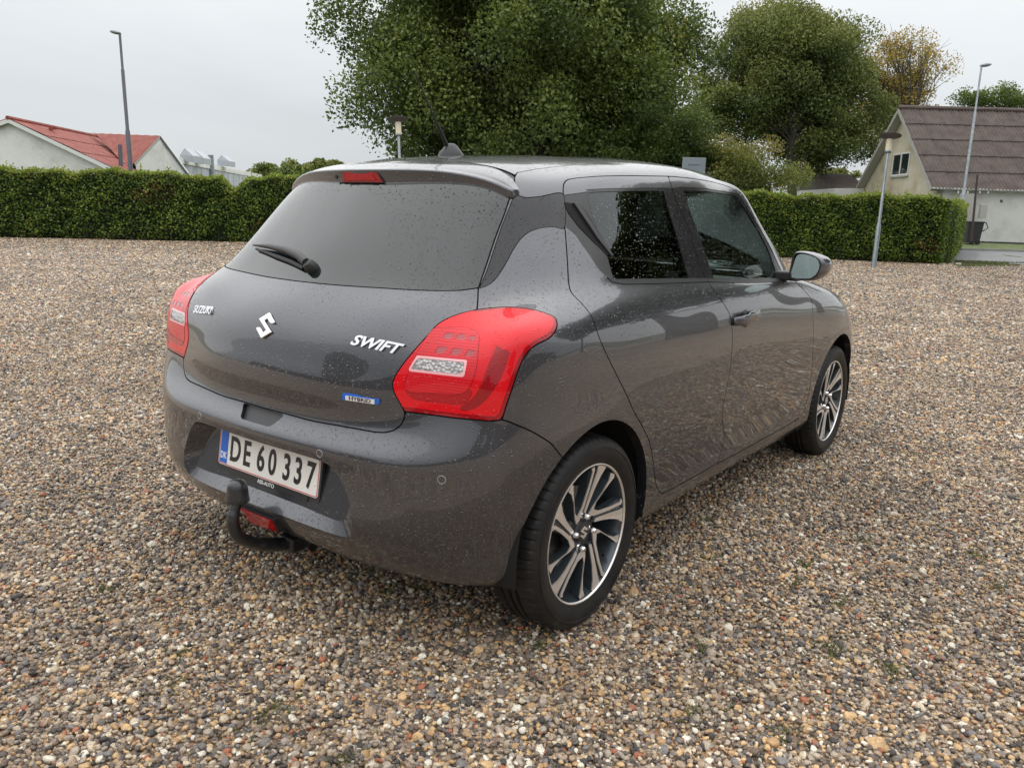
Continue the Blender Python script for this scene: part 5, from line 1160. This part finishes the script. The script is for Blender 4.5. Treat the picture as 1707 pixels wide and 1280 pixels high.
tree('yellow_green_shrub', 'yellow-green shrub standing over the right hedge near the car roof', b_, 4.2, [ell(31, 1240, 278, 55, 44, b_, 1.2), ell(31, 1298, 300, 42, 22, b_, 1.2), ell(31, 1212, 268, 36, 34, b_, 1.0), ell(31, 1200, 300, 30, 24, b_, 1.0)], .06, 22000, .045, TL4, 16, lvb=.72, nclump=46, trunk_h=1.4, cat='shrub')
for i, (px, py, rx, rz, d, lb) in enumerate(((470, 291, 46, 20, 120, 'low distant tree line just right of the grey building'), (545, 281, 20, 12, 150, 'small distant round tree just left of the spoiler'), (1375, 296, 30, 12, 70, 'dark low bush beneath the tall maple'))):
    b_ = gp(px, d); tree('distant_tree', lb, b_, 6, [ell(d, px, py, rx, rz, b_, 3)], .15, 12000, .12*d/70, TL2, 20+i, lvb=.5, nclump=60, trunk_h=2)

# ------------------------------------------------------------------ things beyond the hedge
GALV = mat('galvanised_steel', (.30, .33, .35), .45, .7); noise_col(GALV, [(.20, .23, .25), (.34, .37, .39)], 6, 6)
DARKPOLE = mat('dark_pole_paint', (.10, .10, .12), .5, .3)
FROST = mat('frosted_lantern', (.66, .60, .45), .4)
WHITEW = mat('white_render', (.66, .66, .63), .85); noise_col(WHITEW, [(.52, .52, .48), (.66, .66, .63), (.70, .70, .68)], .9, 8, rough=.7)
def lean_pole(px0, py0, px1, py1, d):
    return at(px0, py0, d), at(px1, py1, d)
def park_lamp(pxt, pyt, pxb, pyb, d, label):
    a, b2 = at(pxb, pyb, d), at(pxt, pyt, d); a = Vector((a.x, a.y, float(ground_z(a.x, a.y)))); root = empty('park_lamp', a); tag(root, label, 'street lamp', 'slim park lamps along the hedge')
    u = (b2-a); H = u.length; q = u.to_track_quat('Z', 'Y').to_matrix().to_4x4()
    MB().lathe([(.066, 0), (.066, H*.30), (.058, H*.325), (.043, H*.345), (.040, H*.87), (.036, H*.875), (0, H*.875)], 16, 'Z', q).build('post', GALV, root, True)
    MB().lathe([(.045, H*.87), (.085, H*.875), (.085, H*.965), (.07, H*.967), (0, H*.968)], 18, 'Z', q).build('lantern', FROST, root, True)
    MB().lathe([(.045, H*.866), (.088, H*.868), (.090, H*.878), (.085, H*.880)], 18, 'Z', q).build('collar', GALV, root, True)
    MB().lathe([(.05, H*.966), (.07, H*.972), (.10, H*.982), (.30, H*.990), (.305, H*.993), (.12, H*.998), (.04, H), (0, H)], 24, 'Z', q).build('hat', DARKPOLE, root, True)
park_lamp(1484, 225, 1457.5, 434, 22.6, 'slim grey lamp post with flat dark hat in front of the right hedge')
park_lamp(663.5, 197, 672, 425, 23.3, 'slim grey lamp post with frosted lantern seen above the car roof spoiler')
def street_lamp(pxt, pyt, pxb, pyb, d, label, side, steps, m):
    a, b2 = at(pxb, pyb, d), at(pxt, pyt, d); root = empty('street_lamp', a); tag(root, label, 'street lamp')
    u = b2-a; H = u.length; q = u.to_track_quat('Z', 'Y').to_matrix().to_4x4()
    MB().lathe([(steps[0], -.2), (steps[0], H*.26), (steps[1], H*.28), (steps[1], H*.72), (steps[2], H*.735), (steps[2], H), (0, H)], 12, 'Z', q).build('post', m, root, True)
    hx = Vector((r3_[0], r3_[1], 0))*side; e0 = u-hx*.03; e1 = u+hx*.42+Vector((0, 0, .07)); fwv = Vector((fw2[0], fw2[1], 0))
    n = 7; v = []; f = []
    for i in range(n+1):
        t = i/n; c = e0.lerp(e1, t); w_ = .04+.12*math.sin(math.pi*min(1, .15+t*.85))**.7; hh = .035+.05*math.sin(math.pi*min(1, .1+.85*t))
        for k in range(8): an = 2*math.pi*k/8; v.append(c+fwv*(w_*math.cos(an))+Vector((0, 0, hh*math.sin(an))))
    for i in range(n):
        for k in range(8): f.append((i*8+k, i*8+(k+1) % 8, (i+1)*8+(k+1) % 8, (i+1)*8+k))
    f += [tuple(range(7, -1, -1)), tuple(range(n*8, n*8+8))]
    mesh_obj('lamp_head', v, f, GALV, root, True)
street_lamp(199.5, 56, 217.5, 278, 36, 'tall dark street lamp standing in front of the red-roofed house', -1, (.10, .075, .055), DARKPOLE)
street_lamp(1636.5, 110, 1596, 394, 36.5, 'tall grey street lamp in front of the brown-roofed house', 1, (.085, .06, .04), GALV)
# --- brown-roofed house on the right
def roof_mat(name, cols, scale=(1, 1, 1)):
    m = mat(name, cols[0], .75); noise_col(m, cols, 1.6, 8, rough=.7); return m
BROWN = roof_mat('brown_corrugated_roof', [(.050, .036, .031), (.088, .064, .054), (.125, .098, .084)])
CREAM = mat('cream_render', (.60, .54, .42), .85); noise_col(CREAM, [(.40, .33, .22), (.58, .52, .40), (.66, .62, .52)], .7, 8, rough=.7)
TIM = mat('grey_bargeboard', (.42, .41, .38), .7); WINW = mat('white_window_frame', (.72, .72, .70), .5); PANE = mat('window_pane', (.02, .028, .028), .05)
def corr_sheet(o, du, dv, lu, lv, nrm, wave=.18, amp=.028, per=8):
    """corrugated sheet mesh data: origin o, unit du along eaves, dv up the slope"""
    k = max(2, int(lu/wave*per)); v = []; f = []
    for i in range(k+1):
        s = lu*i/k; h = amp*math.cos(2*math.pi*s/wave)
        h += .030*s/lu; v += [o+du*s+nrm*h, o+du*s+dv*lv+nrm*h]
    for i in range(k): f.append((2*i, 2*i+2, 2*i+3, 2*i+1))
    return v, f
def brown_house():
    z = lambda p: Vector(p)
    E0 = at(1553, 313, 41.0)                       # near eaves corner
    ax = Vector((rt2[0], rt2[1], 0)).normalized(); ax = (Matrix.Rotation(R(-2), 3, 'Z') @ ax)          # along the long wall
    bk = Vector((-ax.y, ax.x, 0))
    if bk.dot(Vector((fw2[0], fw2[1], 0))) < 0: bk = -bk
    bk = (Matrix.Rotation(R(2.0), 3, 'Z') @ bk)
    gz = float(ground_z(E0.x, E0.y)); Wd = 9.8; Ln = 15; eh = E0.z; rh = 4.45
    root = empty('brown_roof_house', (E0.x, E0.y, gz)); tag(root, 'low house with steep brown corrugated roof and cream gable beside the road', 'house')
    o = Vector((0, 0, 0)); e = eh-gz
    P = lambda a, b, c: ax*a+bk*b+Vector((0, 0, c))
    # walls
    ov = .45
    mb = MB(); v = [P(0+ov, .25, 0), P(ov, Wd-.25, 0), P(ov, Wd-.25, e-.05), P(ov, Wd/2, e+rh-.25), P(ov, .25, e-.05)]
    v2 = [p+ax*.3 for p in v]; mb.add(v+v2, [(0, 1, 2, 3, 4), (9, 8, 7, 6, 5)]+[(i, (i+1) % 5, 5+(i+1) % 5, 5+i) for i in range(5)]); mb.build('gable_wall', CREAM, root, recalc=True)
    mb = MB(); mb.add([P(ov, .25, 0), P(Ln, .25, 0), P(Ln, .25, e-.02), P(ov, .25, e-.02), P(ov, .55, 0), P(Ln, .55, 0), P(Ln, .55, e-.02), P(ov, .55, e-.02)], [(0, 1, 2, 3), (7, 6, 5, 4), (0, 4, 5, 1), (3, 2, 6, 7), (1, 5, 6, 2), (0, 3, 7, 4)]); mb.build('long_wall', WHITEW, root, recalc=True)
    up = (P(0, Wd/2, rh)-P(0, 0, 0)); sl = up.length; dv = up.normalized(); nr = ax.cross(dv).normalized()
    if nr.z < 0: nr = -nr
    # each roof sheet is a piece: rows overlap upslope
    cw, rows_ = 1.06, 5; rl = sl/rows_
    base = P(0, 0, e)
    for j in range(rows_):
        for i in range(int(Ln/cw)):
            oo = base+ax*(i*cw)+dv*(j*rl)+nr*(.012*j*0+.02)
            v, f = corr_sheet(oo-dv*.10+nr*.030, ax, (dv*(rl+.10)-nr*.045).normalized(), cw-.020, rl+.10, nr, .177, .026, 6)
            mesh_obj('roof_sheet', [p for p in v], f, BROWN, root, True)
    bd = P(0, Wd, e); dv2 = (P(0, Wd/2, e+rh)-bd).normalized(); nr2 = ax.cross(dv2); nr2 = nr2 if nr2.z > 0 else -nr2
    v, f = corr_sheet(bd, ax, dv2, Ln, sl, nr2, .177, .026, 4); mesh_obj('rear_roof', v, f, BROWN, root, True)
    MB().tube([P(-.02, Wd/2, e+rh+.05), P(Ln, Wd/2, e+rh+.05)], .13, 8).build('ridge_cap', BROWN, root, True)
    for s_, a_, b2 in ((0, P(0, -.02, e-.02), P(0, Wd/2, e+rh+.02)), (1, P(0, Wd+.02, e-.02), P(0, Wd/2, e+rh+.02))):
        d_ = (b2-a_).normalized(); n_ = ax.cross(d_); n_ = n_ if n_.z < 0 else -n_
        v = [a_, b2, b2+n_*.20, a_+n_*.20]; v2 = [p+ax*.04 for p in v]
        mesh_obj('barge_board', [p-ax*.02 for p in v]+v2, [(0, 1, 2, 3), (7, 6, 5, 4), (0, 4, 5, 1), (1, 5, 6, 2), (2, 6, 7, 3), (3, 7, 4, 0)], TIM, root)
        v = [a_+n_*.17, b2+n_*.17, b2+n_*.17+ax*.46, a_+n_*.17+ax*.46]; mesh_obj('soffit', v, [(0, 1, 2, 3)], TIM, root)
    MB().tube([P(0, -.06, e-.04), P(Ln, -.06, e-.04)], .055, 8).build('gutter', TIM, root, True)
    # gable window
    wx, wz, ww, wh_ = Wd*.478-1.0, e+.80, 2.05, 1.25
    fr = MB()
    def bx(mb, a0, a1, c0, c1, t0, t1): mb.add([P(t, a, c) for t in (t0, t1) for a in (a0, a1) for c in (c0, c1)], [(0, 1, 3, 2), (4, 6, 7, 5), (0, 4, 5, 1), (2, 3, 7, 6), (0, 2, 6, 4), (1, 5, 7, 3)])
    for a0, a1, c0, c1 in ((wx, wx+ww, wz, wz+.09), (wx, wx+ww, wz+wh_-.09, wz+wh_), (wx, wx+.09, wz+.09, wz+wh_-.09), (wx+ww-.09, wx+ww, wz+.09, wz+wh_-.09), (wx+ww/2-.06, wx+ww/2+.06, wz+.09, wz+wh_-.09)): bx(fr, a0, a1, c0, c1, ov-.05, ov+.02)
    win = fr.build('window', WINW, root)
    pn = MB(); bx(pn, wx+.05, wx+ww-.05, wz+.05, wz+wh_-.05, ov-.02, ov-.01); pn.build('pane', PANE, win)
    sb = MB(); bx(sb, wx-.05, wx+ww+.05, wz-.09, wz, ov-.10, ov); sb.build('sill', TIM, win)
    # wall lamp and plinth
    wl = at(1669, 335, 41.0)-root.location; MB().box(-.06, .06, -.05, .05, -.09, .05, Matrix.Translation(wl-bk*.02)).build('wall_lamp', DARKPOLE, root)
    sh = MB(); 
    for px in (1597, 1613, 1633, 1647): 
        q = at(px, 322, 40.9)-root.location; sh.box(-.03, .03, -.03, .12, -.02, .10, Matrix.Translation(q))
    sh.build('eaves_bracket', WINW, root)
    eb = at(1638.5, 352, 40.8)-root.location; MB().box(-.17, .17, -.10, .10, -.34, .34, Matrix.Translation(eb) @ Matrix.Rotation(math.atan2(ax.y, ax.x), 4, 'Z')).build('meter_cupboard', TIM, root, bevel=.02)
    dc = at(1610, 355, 41.0)-root.location; MB().box(-.42, .42, -.02, .06, -1.0, .95, Matrix.Translation(dc-bk*.0) @ Matrix.Rotation(math.atan2(ax.y, ax.x), 4, 'Z')).build('door', TIM, root, bevel=.01)
    return root, ax, bk
_, HAX, HBK = brown_house()
# side hedge behind the end of the right hedge
hedge('side_hedge', 'short dark hedge running back from the right hedge towards the brown-roofed house', wpt(26.9, (1570-853.5)/FOC*26.9), wpt(37, (1583-853.5)/FOC*37), 1.95, .35, 8000, 5)
# wheelie bin, leaning pole
def bin_():
    p = at(1618, 396, 39.0); gz = float(ground_z(p.x, p.y)); root = empty('wheelie_bin', (p.x, p.y, gz), math.atan2(HAX.y, HAX.x)); tag(root, 'black two-wheeled refuse bin against the white house wall', 'bin')
    BK = mat('bin_plastic', (.028, .03, .034), .5)
    v = [(-.24, -.28, .06), (.24, -.28, .06), (.24, .28, .06), (-.24, .28, .06), (-.29, -.36, .98), (.29, -.36, .98), (.29, .36, .98), (-.29, .36, .98)]
    v = [(a*1.25, b, c*1.05) for a, b, c in v]
    mesh_obj('bin_body', v, [(3, 2, 1, 0), (0, 1, 5, 4), (1, 2, 6, 5), (2, 3, 7, 6), (3, 0, 4, 7), (4, 5, 6, 7)], BK, root)
    MB().box(-.40, .38, -.40, .40, 1.03, 1.09).build('lid', BK, root, bevel=.02)
    MB().tube([(.36, -.2, 1.02), (.52, -.2, 1.05), (.66, -.2, .80), (.40, -.2, .62)], .025, 6).build('lid_handle', BK, root, True)
    for y in (-.28, .28): MB().lathe([(0, -.04), (.10, -.04), (.12, -.02), (.12, .02), (.10, .04), (0, .04)], 14, 'Z', Matrix.Translation((.22, y, .11)) @ Matrix.Rotation(R(90), 4, 'X')).build('wheel', RUBBER, root, True)
bin_()
a, b2 = at(1620, 396, 38.2), at(1629.5, 291, 38.2); r_ = empty('timber_post', a); tag(r_, 'thin dark brown leaning post beside the refuse bin', 'post')
MB().tube([(0, 0, -.2), b2-a], [.055, .045], 8).build('post', mat('dark_timber', (.05, .03, .025), .8), r_, True)
# back of a road sign
a, b2 = at(1157.5, 264, 28), at(1157.5, 290, 28); root = empty('road_sign', (a.x, a.y, float(ground_z(a.x, a.y)))); tag(root, 'blank grey back of a square road sign above the car roof', 'sign')
q = Matrix.Rotation(math.atan2(rt2[1], rt2[0]), 4, 'Z'); h_ = a.z-root.location.z
SG_M = mat('sign_back_grey', (.25, .30, .34), .5, .3)
MB().box(-.41, .41, -.01, .01, h_-.62, h_+.02, q).build('sign_plate', SG_M, root, bevel=.02)
MB().tube([(0, .05, 0), (0, .05, h_-.10)], .035, 8).build('post', GALV, root, True)
MB().box(-.2, .2, -.03, -.012, h_-.22, h_-.19, q).build('bracket', GALV, root)
# small far roofs seen under the maple
def simple_house(name, label, px0, px1, py_e, py_r, d, mr, mw, depth=6.):
    A, B = at(px0, py_e, d), at(px1, py_e, d); root = empty(name, (A.x, A.y, 0)); tag(root, label, 'house'); o = Vector((A.x, A.y, 0)); A, B = A-o, B-o; rz = at((px0+px1)/2, py_r, d).z
    bk = Vector((fw2[0], fw2[1], 0))*depth; rm = bk/2
    w = MB(); w.add([Vector((A.x, A.y, 0)), Vector((B.x, B.y, 0)), B, A, Vector((A.x, A.y, 0))+bk, Vector((B.x, B.y, 0))+bk, B+bk, A+bk], [(0, 1, 2, 3), (1, 5, 6, 2), (5, 4, 7, 6), (4, 0, 3, 7)]); w.build('wall', mw, root)
    T0 = Vector((A.x, A.y, rz))+rm; T1 = Vector((B.x, B.y, rz))+rm
    r_ = MB(); r_.add([A, B, T1, T0, A+bk, B+bk], [(0, 1, 2, 3), (5, 4, 3, 2), (0, 3, 4), (1, 5, 2)]); r_.build('roof', mr, root)
REDR = roof_mat('red_corrugated_roof', [(.17, .035, .025), (.24, .055, .038), (.30, .10, .07)])
simple_house('far_house', 'tiny far house with a dull red roof below the maple', 1322, 1352, 309, 286, 70, REDR, WHITEW)
simple_house('brown_roof_outbuilding', 'brown roof peeping out left of the cream gable', 1392, 1450, 314, 286, 50, BROWN, WHITEW, 7)
# --- red-roofed white house on the left
def left_house():
    root = empty('red_roof_house', gp(90, 45)); tag(root, 'long white rendered house with faded red corrugated roof behind the left hedge', 'house'); o = root.location.copy()
    ap = at(17, 199, 45)-o; er = at(190, 281, 45)-o; el = at(-160, 265, 45)-o
    dirv = (at(153, 222.5, 55.5)-at(17, 199, 45)); bk = Vector((dirv.x, dirv.y, 0)).normalized(); Lb = 16.
    zz = lambda p, z: Vector((p.x, p.y, z))
    def up(n, poly, m, th=.1, axis=None):
        ax_ = (axis if axis is not None else bk)*th; n_ = len(poly); mesh_obj(n, list(poly)+[p+ax_ for p in poly], [tuple(range(n_)), tuple(range(2*n_-1, n_-1, -1))]+[(i, (i+1) % n_, n_+(i+1) % n_, n_+i) for i in range(n_)], m, root)
    up('gable_wall', [zz(el, -.5), zz(er, -.5), er-Vector((0, 0, .1)), ap-Vector((0, 0, .12)), el-Vector((0, 0, .1))], WHITEW, .3)
    up('long_wall', [zz(er, -.5)+bk*.3, zz(er, -.5)+bk*Lb, er-Vector((0, 0, .1))+bk*Lb, er-Vector((0, 0, .1))+bk*.3], WHITEW, .1, Vector((-1, 0, 0)))
    # corrugated sheets, row by row
    def slope(a, b, c, nm, cols_, rows_):
        """sheets on the plane from eaves a..(a+along b) up to the ridge c"""
        along = b-a; upv = c-a; k = 0
        for j in range(rows_):
            for i in range(cols_):
                p0 = a+along*(i/cols_)+upv*(j/rows_); al = along/cols_; uu = upv/rows_; n_ = al.cross(uu).normalized(); n_ = n_ if n_.z > 0 else -n_
                v = []; f = []; K = 12
                for q in range(K+1):
                    h = .02*math.cos(q*math.pi); v += [p0+al*(q/K*.99)+n_*(h+.05)-uu*.05, p0+al*(q/K*.99)+uu+n_*(h+.015)]
                f = [(2*q, 2*q+2, 2*q+3, 2*q+1) for q in range(K)]; mesh_obj(nm, v, f, REDR, root, True)
    slope(er-bk*.25, er+bk*Lb, ap-bk*.25, 'roof_sheet', 7, 3)
    up('roof_left', [el-bk*.25, ap-bk*.25, ap+bk*Lb, el+bk*Lb], REDR, .05, Vector((0, 0, 1)))
    for a, b in ((er, ap), (el, ap)):
        d_ = (b-a).normalized(); n_ = Vector((0, 0, -1)); v = [a, b, b+n_*.22, a+n_*.22]; up('barge_board', [p-bk*.28 for p in v], WINW, .06)
    MB().tube([ap-bk*.3+Vector((0, 0, .05)), ap+bk*Lb+Vector((0, 0, .05))], .12, 6).build('ridge_cap', REDR, root, True)
    # cross wing with its own gable
    a2 = at(268, 227, 50)-o; l2 = at(226, 272, 48.3)-o; r2 = at(316, 292, 52)-o; rs = at(150, 222.5, 55)-o
    up('wing_gable', [zz(l2, -.5), zz(r2, -.5), r2, a2, l2], WHITEW, .2, Vector((fw2[0], fw2[1], 0)))
    va = at(205, 281, 48)-o
    slope(va, l2, rs, 'wing_sheet', 1, 1) if False else None
    vv = [rs, a2-Vector((0, 0, .02)), l2, at(213, 279, 48.2)-o, at(182, 243, 51.5)-o]; n_ = Vector((0, 0, .05))
    K = 16; v = []; f = []
    for q in range(K+1):
        t = q/K; tp = rs.lerp(a2, t); bt = (at(160, 224, 53.5)-o).lerp(at(211, 278, 48.2)-o, min(1, t/.35)) if t < .35 else (at(211, 278, 48.2)-o).lerp(l2, (t-.35)/.65)
        h = Vector((0, 0, .03*(q % 2))); v += [tp+h, bt+h]
    mesh_obj('wing_roof', v, [(2*q, 2*q+2, 2*q+3, 2*q+1) for q in range(K)], REDR, root)
    bk3 = (rs-a2).normalized(); v = [a2, r2, r2+bk3*6, a2+bk3*6]; mesh_obj('wing_roof_back', v, [(0, 1, 2, 3)], REDR, root)
    for a, b in ((l2, a2), (r2, a2)):
        n_ = Vector((0, 0, -1)); v = [a, b, b+n_*.16, a+n_*.16]; f3 = Vector((fw2[0], fw2[1], 0)); up('wing_barge_board', [p-f3*.12 for p in v], TIM if a is l2 else DARKPOLE, .06, f3)
    c0 = at(201, 268, 46.9)-o; c1 = at(200, 242, 46.9)-o; MB().tube([c0-Vector((0, 0, .4)), c1], .12, 10).build('chimney', DARKPOLE, root, True)
    c0 = at(88, 215, 48)-o; MB().box(-.3, .3, -.1, .1, -.05, .12, Matrix.Translation(c0)).build('roof_vent', REDR, root)
left_house()
# grey industrial hall with pitched rooflights
GREYB = mat('pale_grey_cladding', (.42, .45, .48), .6); noise_col(GREYB, [(.36, .39, .42), (.46, .49, .52)], .8, 5)
def hall():
    A, B = at(292, 262, 62), at(436, 292, 95); root = empty('grey_hall', (A.x, A.y, 0)); tag(root, 'long pale grey hall with white pitched rooflights behind the left hedge', 'building'); o = root.location.copy(); A, B = A-o, B-o
    lf = Vector((-rt2[0], -rt2[1], 0))*9+Vector((0, 0, 0)); z0 = lambda p: Vector((p.x, p.y, -.5))
    MB().add([z0(A), z0(B), B, A, z0(A)+lf, z0(B)+lf, B+lf, A+lf], [(0, 1, 2, 3), (4, 7, 6, 5), (0, 3, 7, 4), (1, 5, 6, 2), (3, 2, 6, 7)]).build('wall', GREYB, root)
    up1 = Vector((0, 0, .75)); mesh_obj('roof', [A, B, B+lf*.7+up1, A+lf*.7+up1], [(0, 1, 2, 3)], GREYB, root)
    k = 14; mb = MB()
    d_ = (B-A)
    for i in range(k): # standing seams along the wall
        p = A+d_*(i/k); mb.box(-.05, .05, -.05, .05, 0, p.z+.5, Matrix.Translation((p.x, p.y, -.5)))
    mb.build('wall_seam', GREYB, root)
    up_ = Vector((0, 0, .45)); v = [A-Vector((rt2[0], rt2[1], 0))*-.05, B, B+up_, A+up_]; mesh_obj('fascia', [p+Vector((rt2[0], rt2[1], 0))*.06-Vector((0, 0, .42)) for p in v], [(0, 1, 2, 3)], WHITEW, root)
    for (x0, x1, yb, yt, d) in ((300, 322, 258, 247, 64), (317, 340, 262, 251, 67), (362, 382, 267, 258.5, 76)):
        a, b, t = at(x0, yb, d)-o, at(x1, yb+2, d)-o, at(x0+(x1-x0)*.35, yt, d)-o; bk = Vector((fw2[0], fw2[1], 0))*1.2+Vector((rt2[0], rt2[1], 0))*.15
        dn = Vector((0, 0, -.5)); rl_ = mesh_obj('rooflight', [a, b, t, a+bk, b+bk, t+bk, a+dn, b+dn, a+bk+dn, b+bk+dn], [(0, 1, 2), (1, 4, 5, 2), (0, 2, 5, 3), (5, 4, 3), (0, 6, 7, 1), (1, 7, 9, 4), (0, 3, 8, 6)], GREYB, root)
    p = at(352, 276, 72)-o; MB().tube([p-Vector((0, 0, 1)), p+Vector((0, 0, .9))], .25, 10).build('flue', GALV, root, True)
hall()
# ------------------------------------------------------------------ road and verge on the right
ASP = mat('wet_asphalt', (.16, .165, .18), .28); noise_col(ASP, [(.17, .175, .185), (.24, .245, .26), (.30, .30, .315)], .9, 9, rough=.75)
def rd(d0, d1, s0, s1): return lambda u, v: wpt(lin(d0, d1, u), lin(s0, s1, v))
sheet('road', rd(27.9, 36.6, -12, 60), 10, 50, ASP, .006)
sheet('verge', rd(36.6, 40.5, -12, 60), 5, 50, GRASS, .012)
MB0 = MB(); 
for k in range(0, 30): 
    x0, y0 = wpt(36.55, 10+k*1.0); x1, y1 = wpt(36.55, 10.98+k*1.0); x2, y2 = wpt(36.72, 10.98+k); x3, y3 = wpt(36.72, 10+k); z0 = float(ground_z(x0, y0)); MB0.add([(x, y, z0+q) for q in (0, .10) for x, y in ((x0, y0), (x1, y1), (x2, y2), (x3, y3))], [(4, 5, 6, 7), (0, 1, 5, 4), (1, 2, 6, 5), (2, 3, 7, 6), (3, 0, 4, 7)])
MB0.build('kerb', mat('kerb_stone', (.26, .25, .24), .7)); tag(bpy.data.objects['kerb'], kind='structure')
# gravelly grass edge by the hedge end
gv_, gf_ = [], []
r = np.random.default_rng(3)
for k in range(5200):
    d = r.uniform(25.2, 28.9); s = r.uniform((1575-853.5)/FOC*d, (1575-853.5)/FOC*d+1.9*(1 if d > 26 else .5)+r.normal(0, .2)); x, y = wpt(d, s)
    if r.random() < .25: d = r.uniform(28.7, 29.2); s = r.uniform(14, 19); x, y = wpt(d, s)
    z = float(ground_z(x, y)); h = r.uniform(.02, .07); a = r.uniform(0, 3.14); m = len(gv_); w_ = .012
    gv_ += [(x-w_*math.cos(a), y-w_*math.sin(a), z), (x+w_*math.cos(a), y+w_*math.sin(a), z), (x+r.normal(0, .02), y+r.normal(0, .02), z+h)]; gf_.append((m, m+1, m+2))
tag(mesh_obj('verge_grass', gv_, gf_, TUFT), kind='stuff')
# pale block lying by the hedge foot
p = gp(1582, 25.6); blk = MB().box(-.08, .08, -.06, .06, 0, .09).build('stone_block', mat('pale_stone', (.55, .52, .45), .8), None, bevel=.02); blk.location = p; tag(blk, 'pale stone lying at the foot of the right hedge end', 'stone')
# ------------------------------------------------------------------ what the car's panels mirror: hedge and trees behind and to the right of the camera
hedge('clipped_hedge', 'hedge behind the photographer, seen only as a dark band mirrored in the car', (30, 24), (17, -20), 2.2, 1.0, 9000, 7, end=False)
hedge('clipped_hedge', 'hedge across the back of the yard, seen only mirrored in the tailgate', (17, -20), (-28, -19), 2.2, 1.0, 9000, 8, end=False)
for i, (x, y, H, rr) in enumerate(((24, 4, 8, 2.6), (22, -7, 8, 2.6), (12, -27, 6, 2.2), (-14, -27, 8, 3.0), (9.0, 18.5, 14, 5.0), (9.5, 27.5, 15, 5.5), (11.8, 16.8, 12, 3.6))):
    tree('roadside_tree', ['rounded tree beyond the yard on the right, seen only mirrored in the doors', 'rounded tree behind the right shoulder of the camera, mirrored in the rear wing', 'broad tree behind the camera, mirrored in the tailgate', 'tree behind the yard on the left, mirrored beside the maker letters', 'dark tree right of the frame mirrored in the rear side window', 'large dark tree right of the frame mirrored in the front side window', 'tall tree right of the camera mirrored in the corner of the rear door glass'][i], (x, y, 0), H, [(0, 0, H*.62, rr, rr, H*.32)], .25, 14000 if 0 < i < 4 else 30000, .17, TL2, 40+i, nclump=70, trunk_h=H*.4)
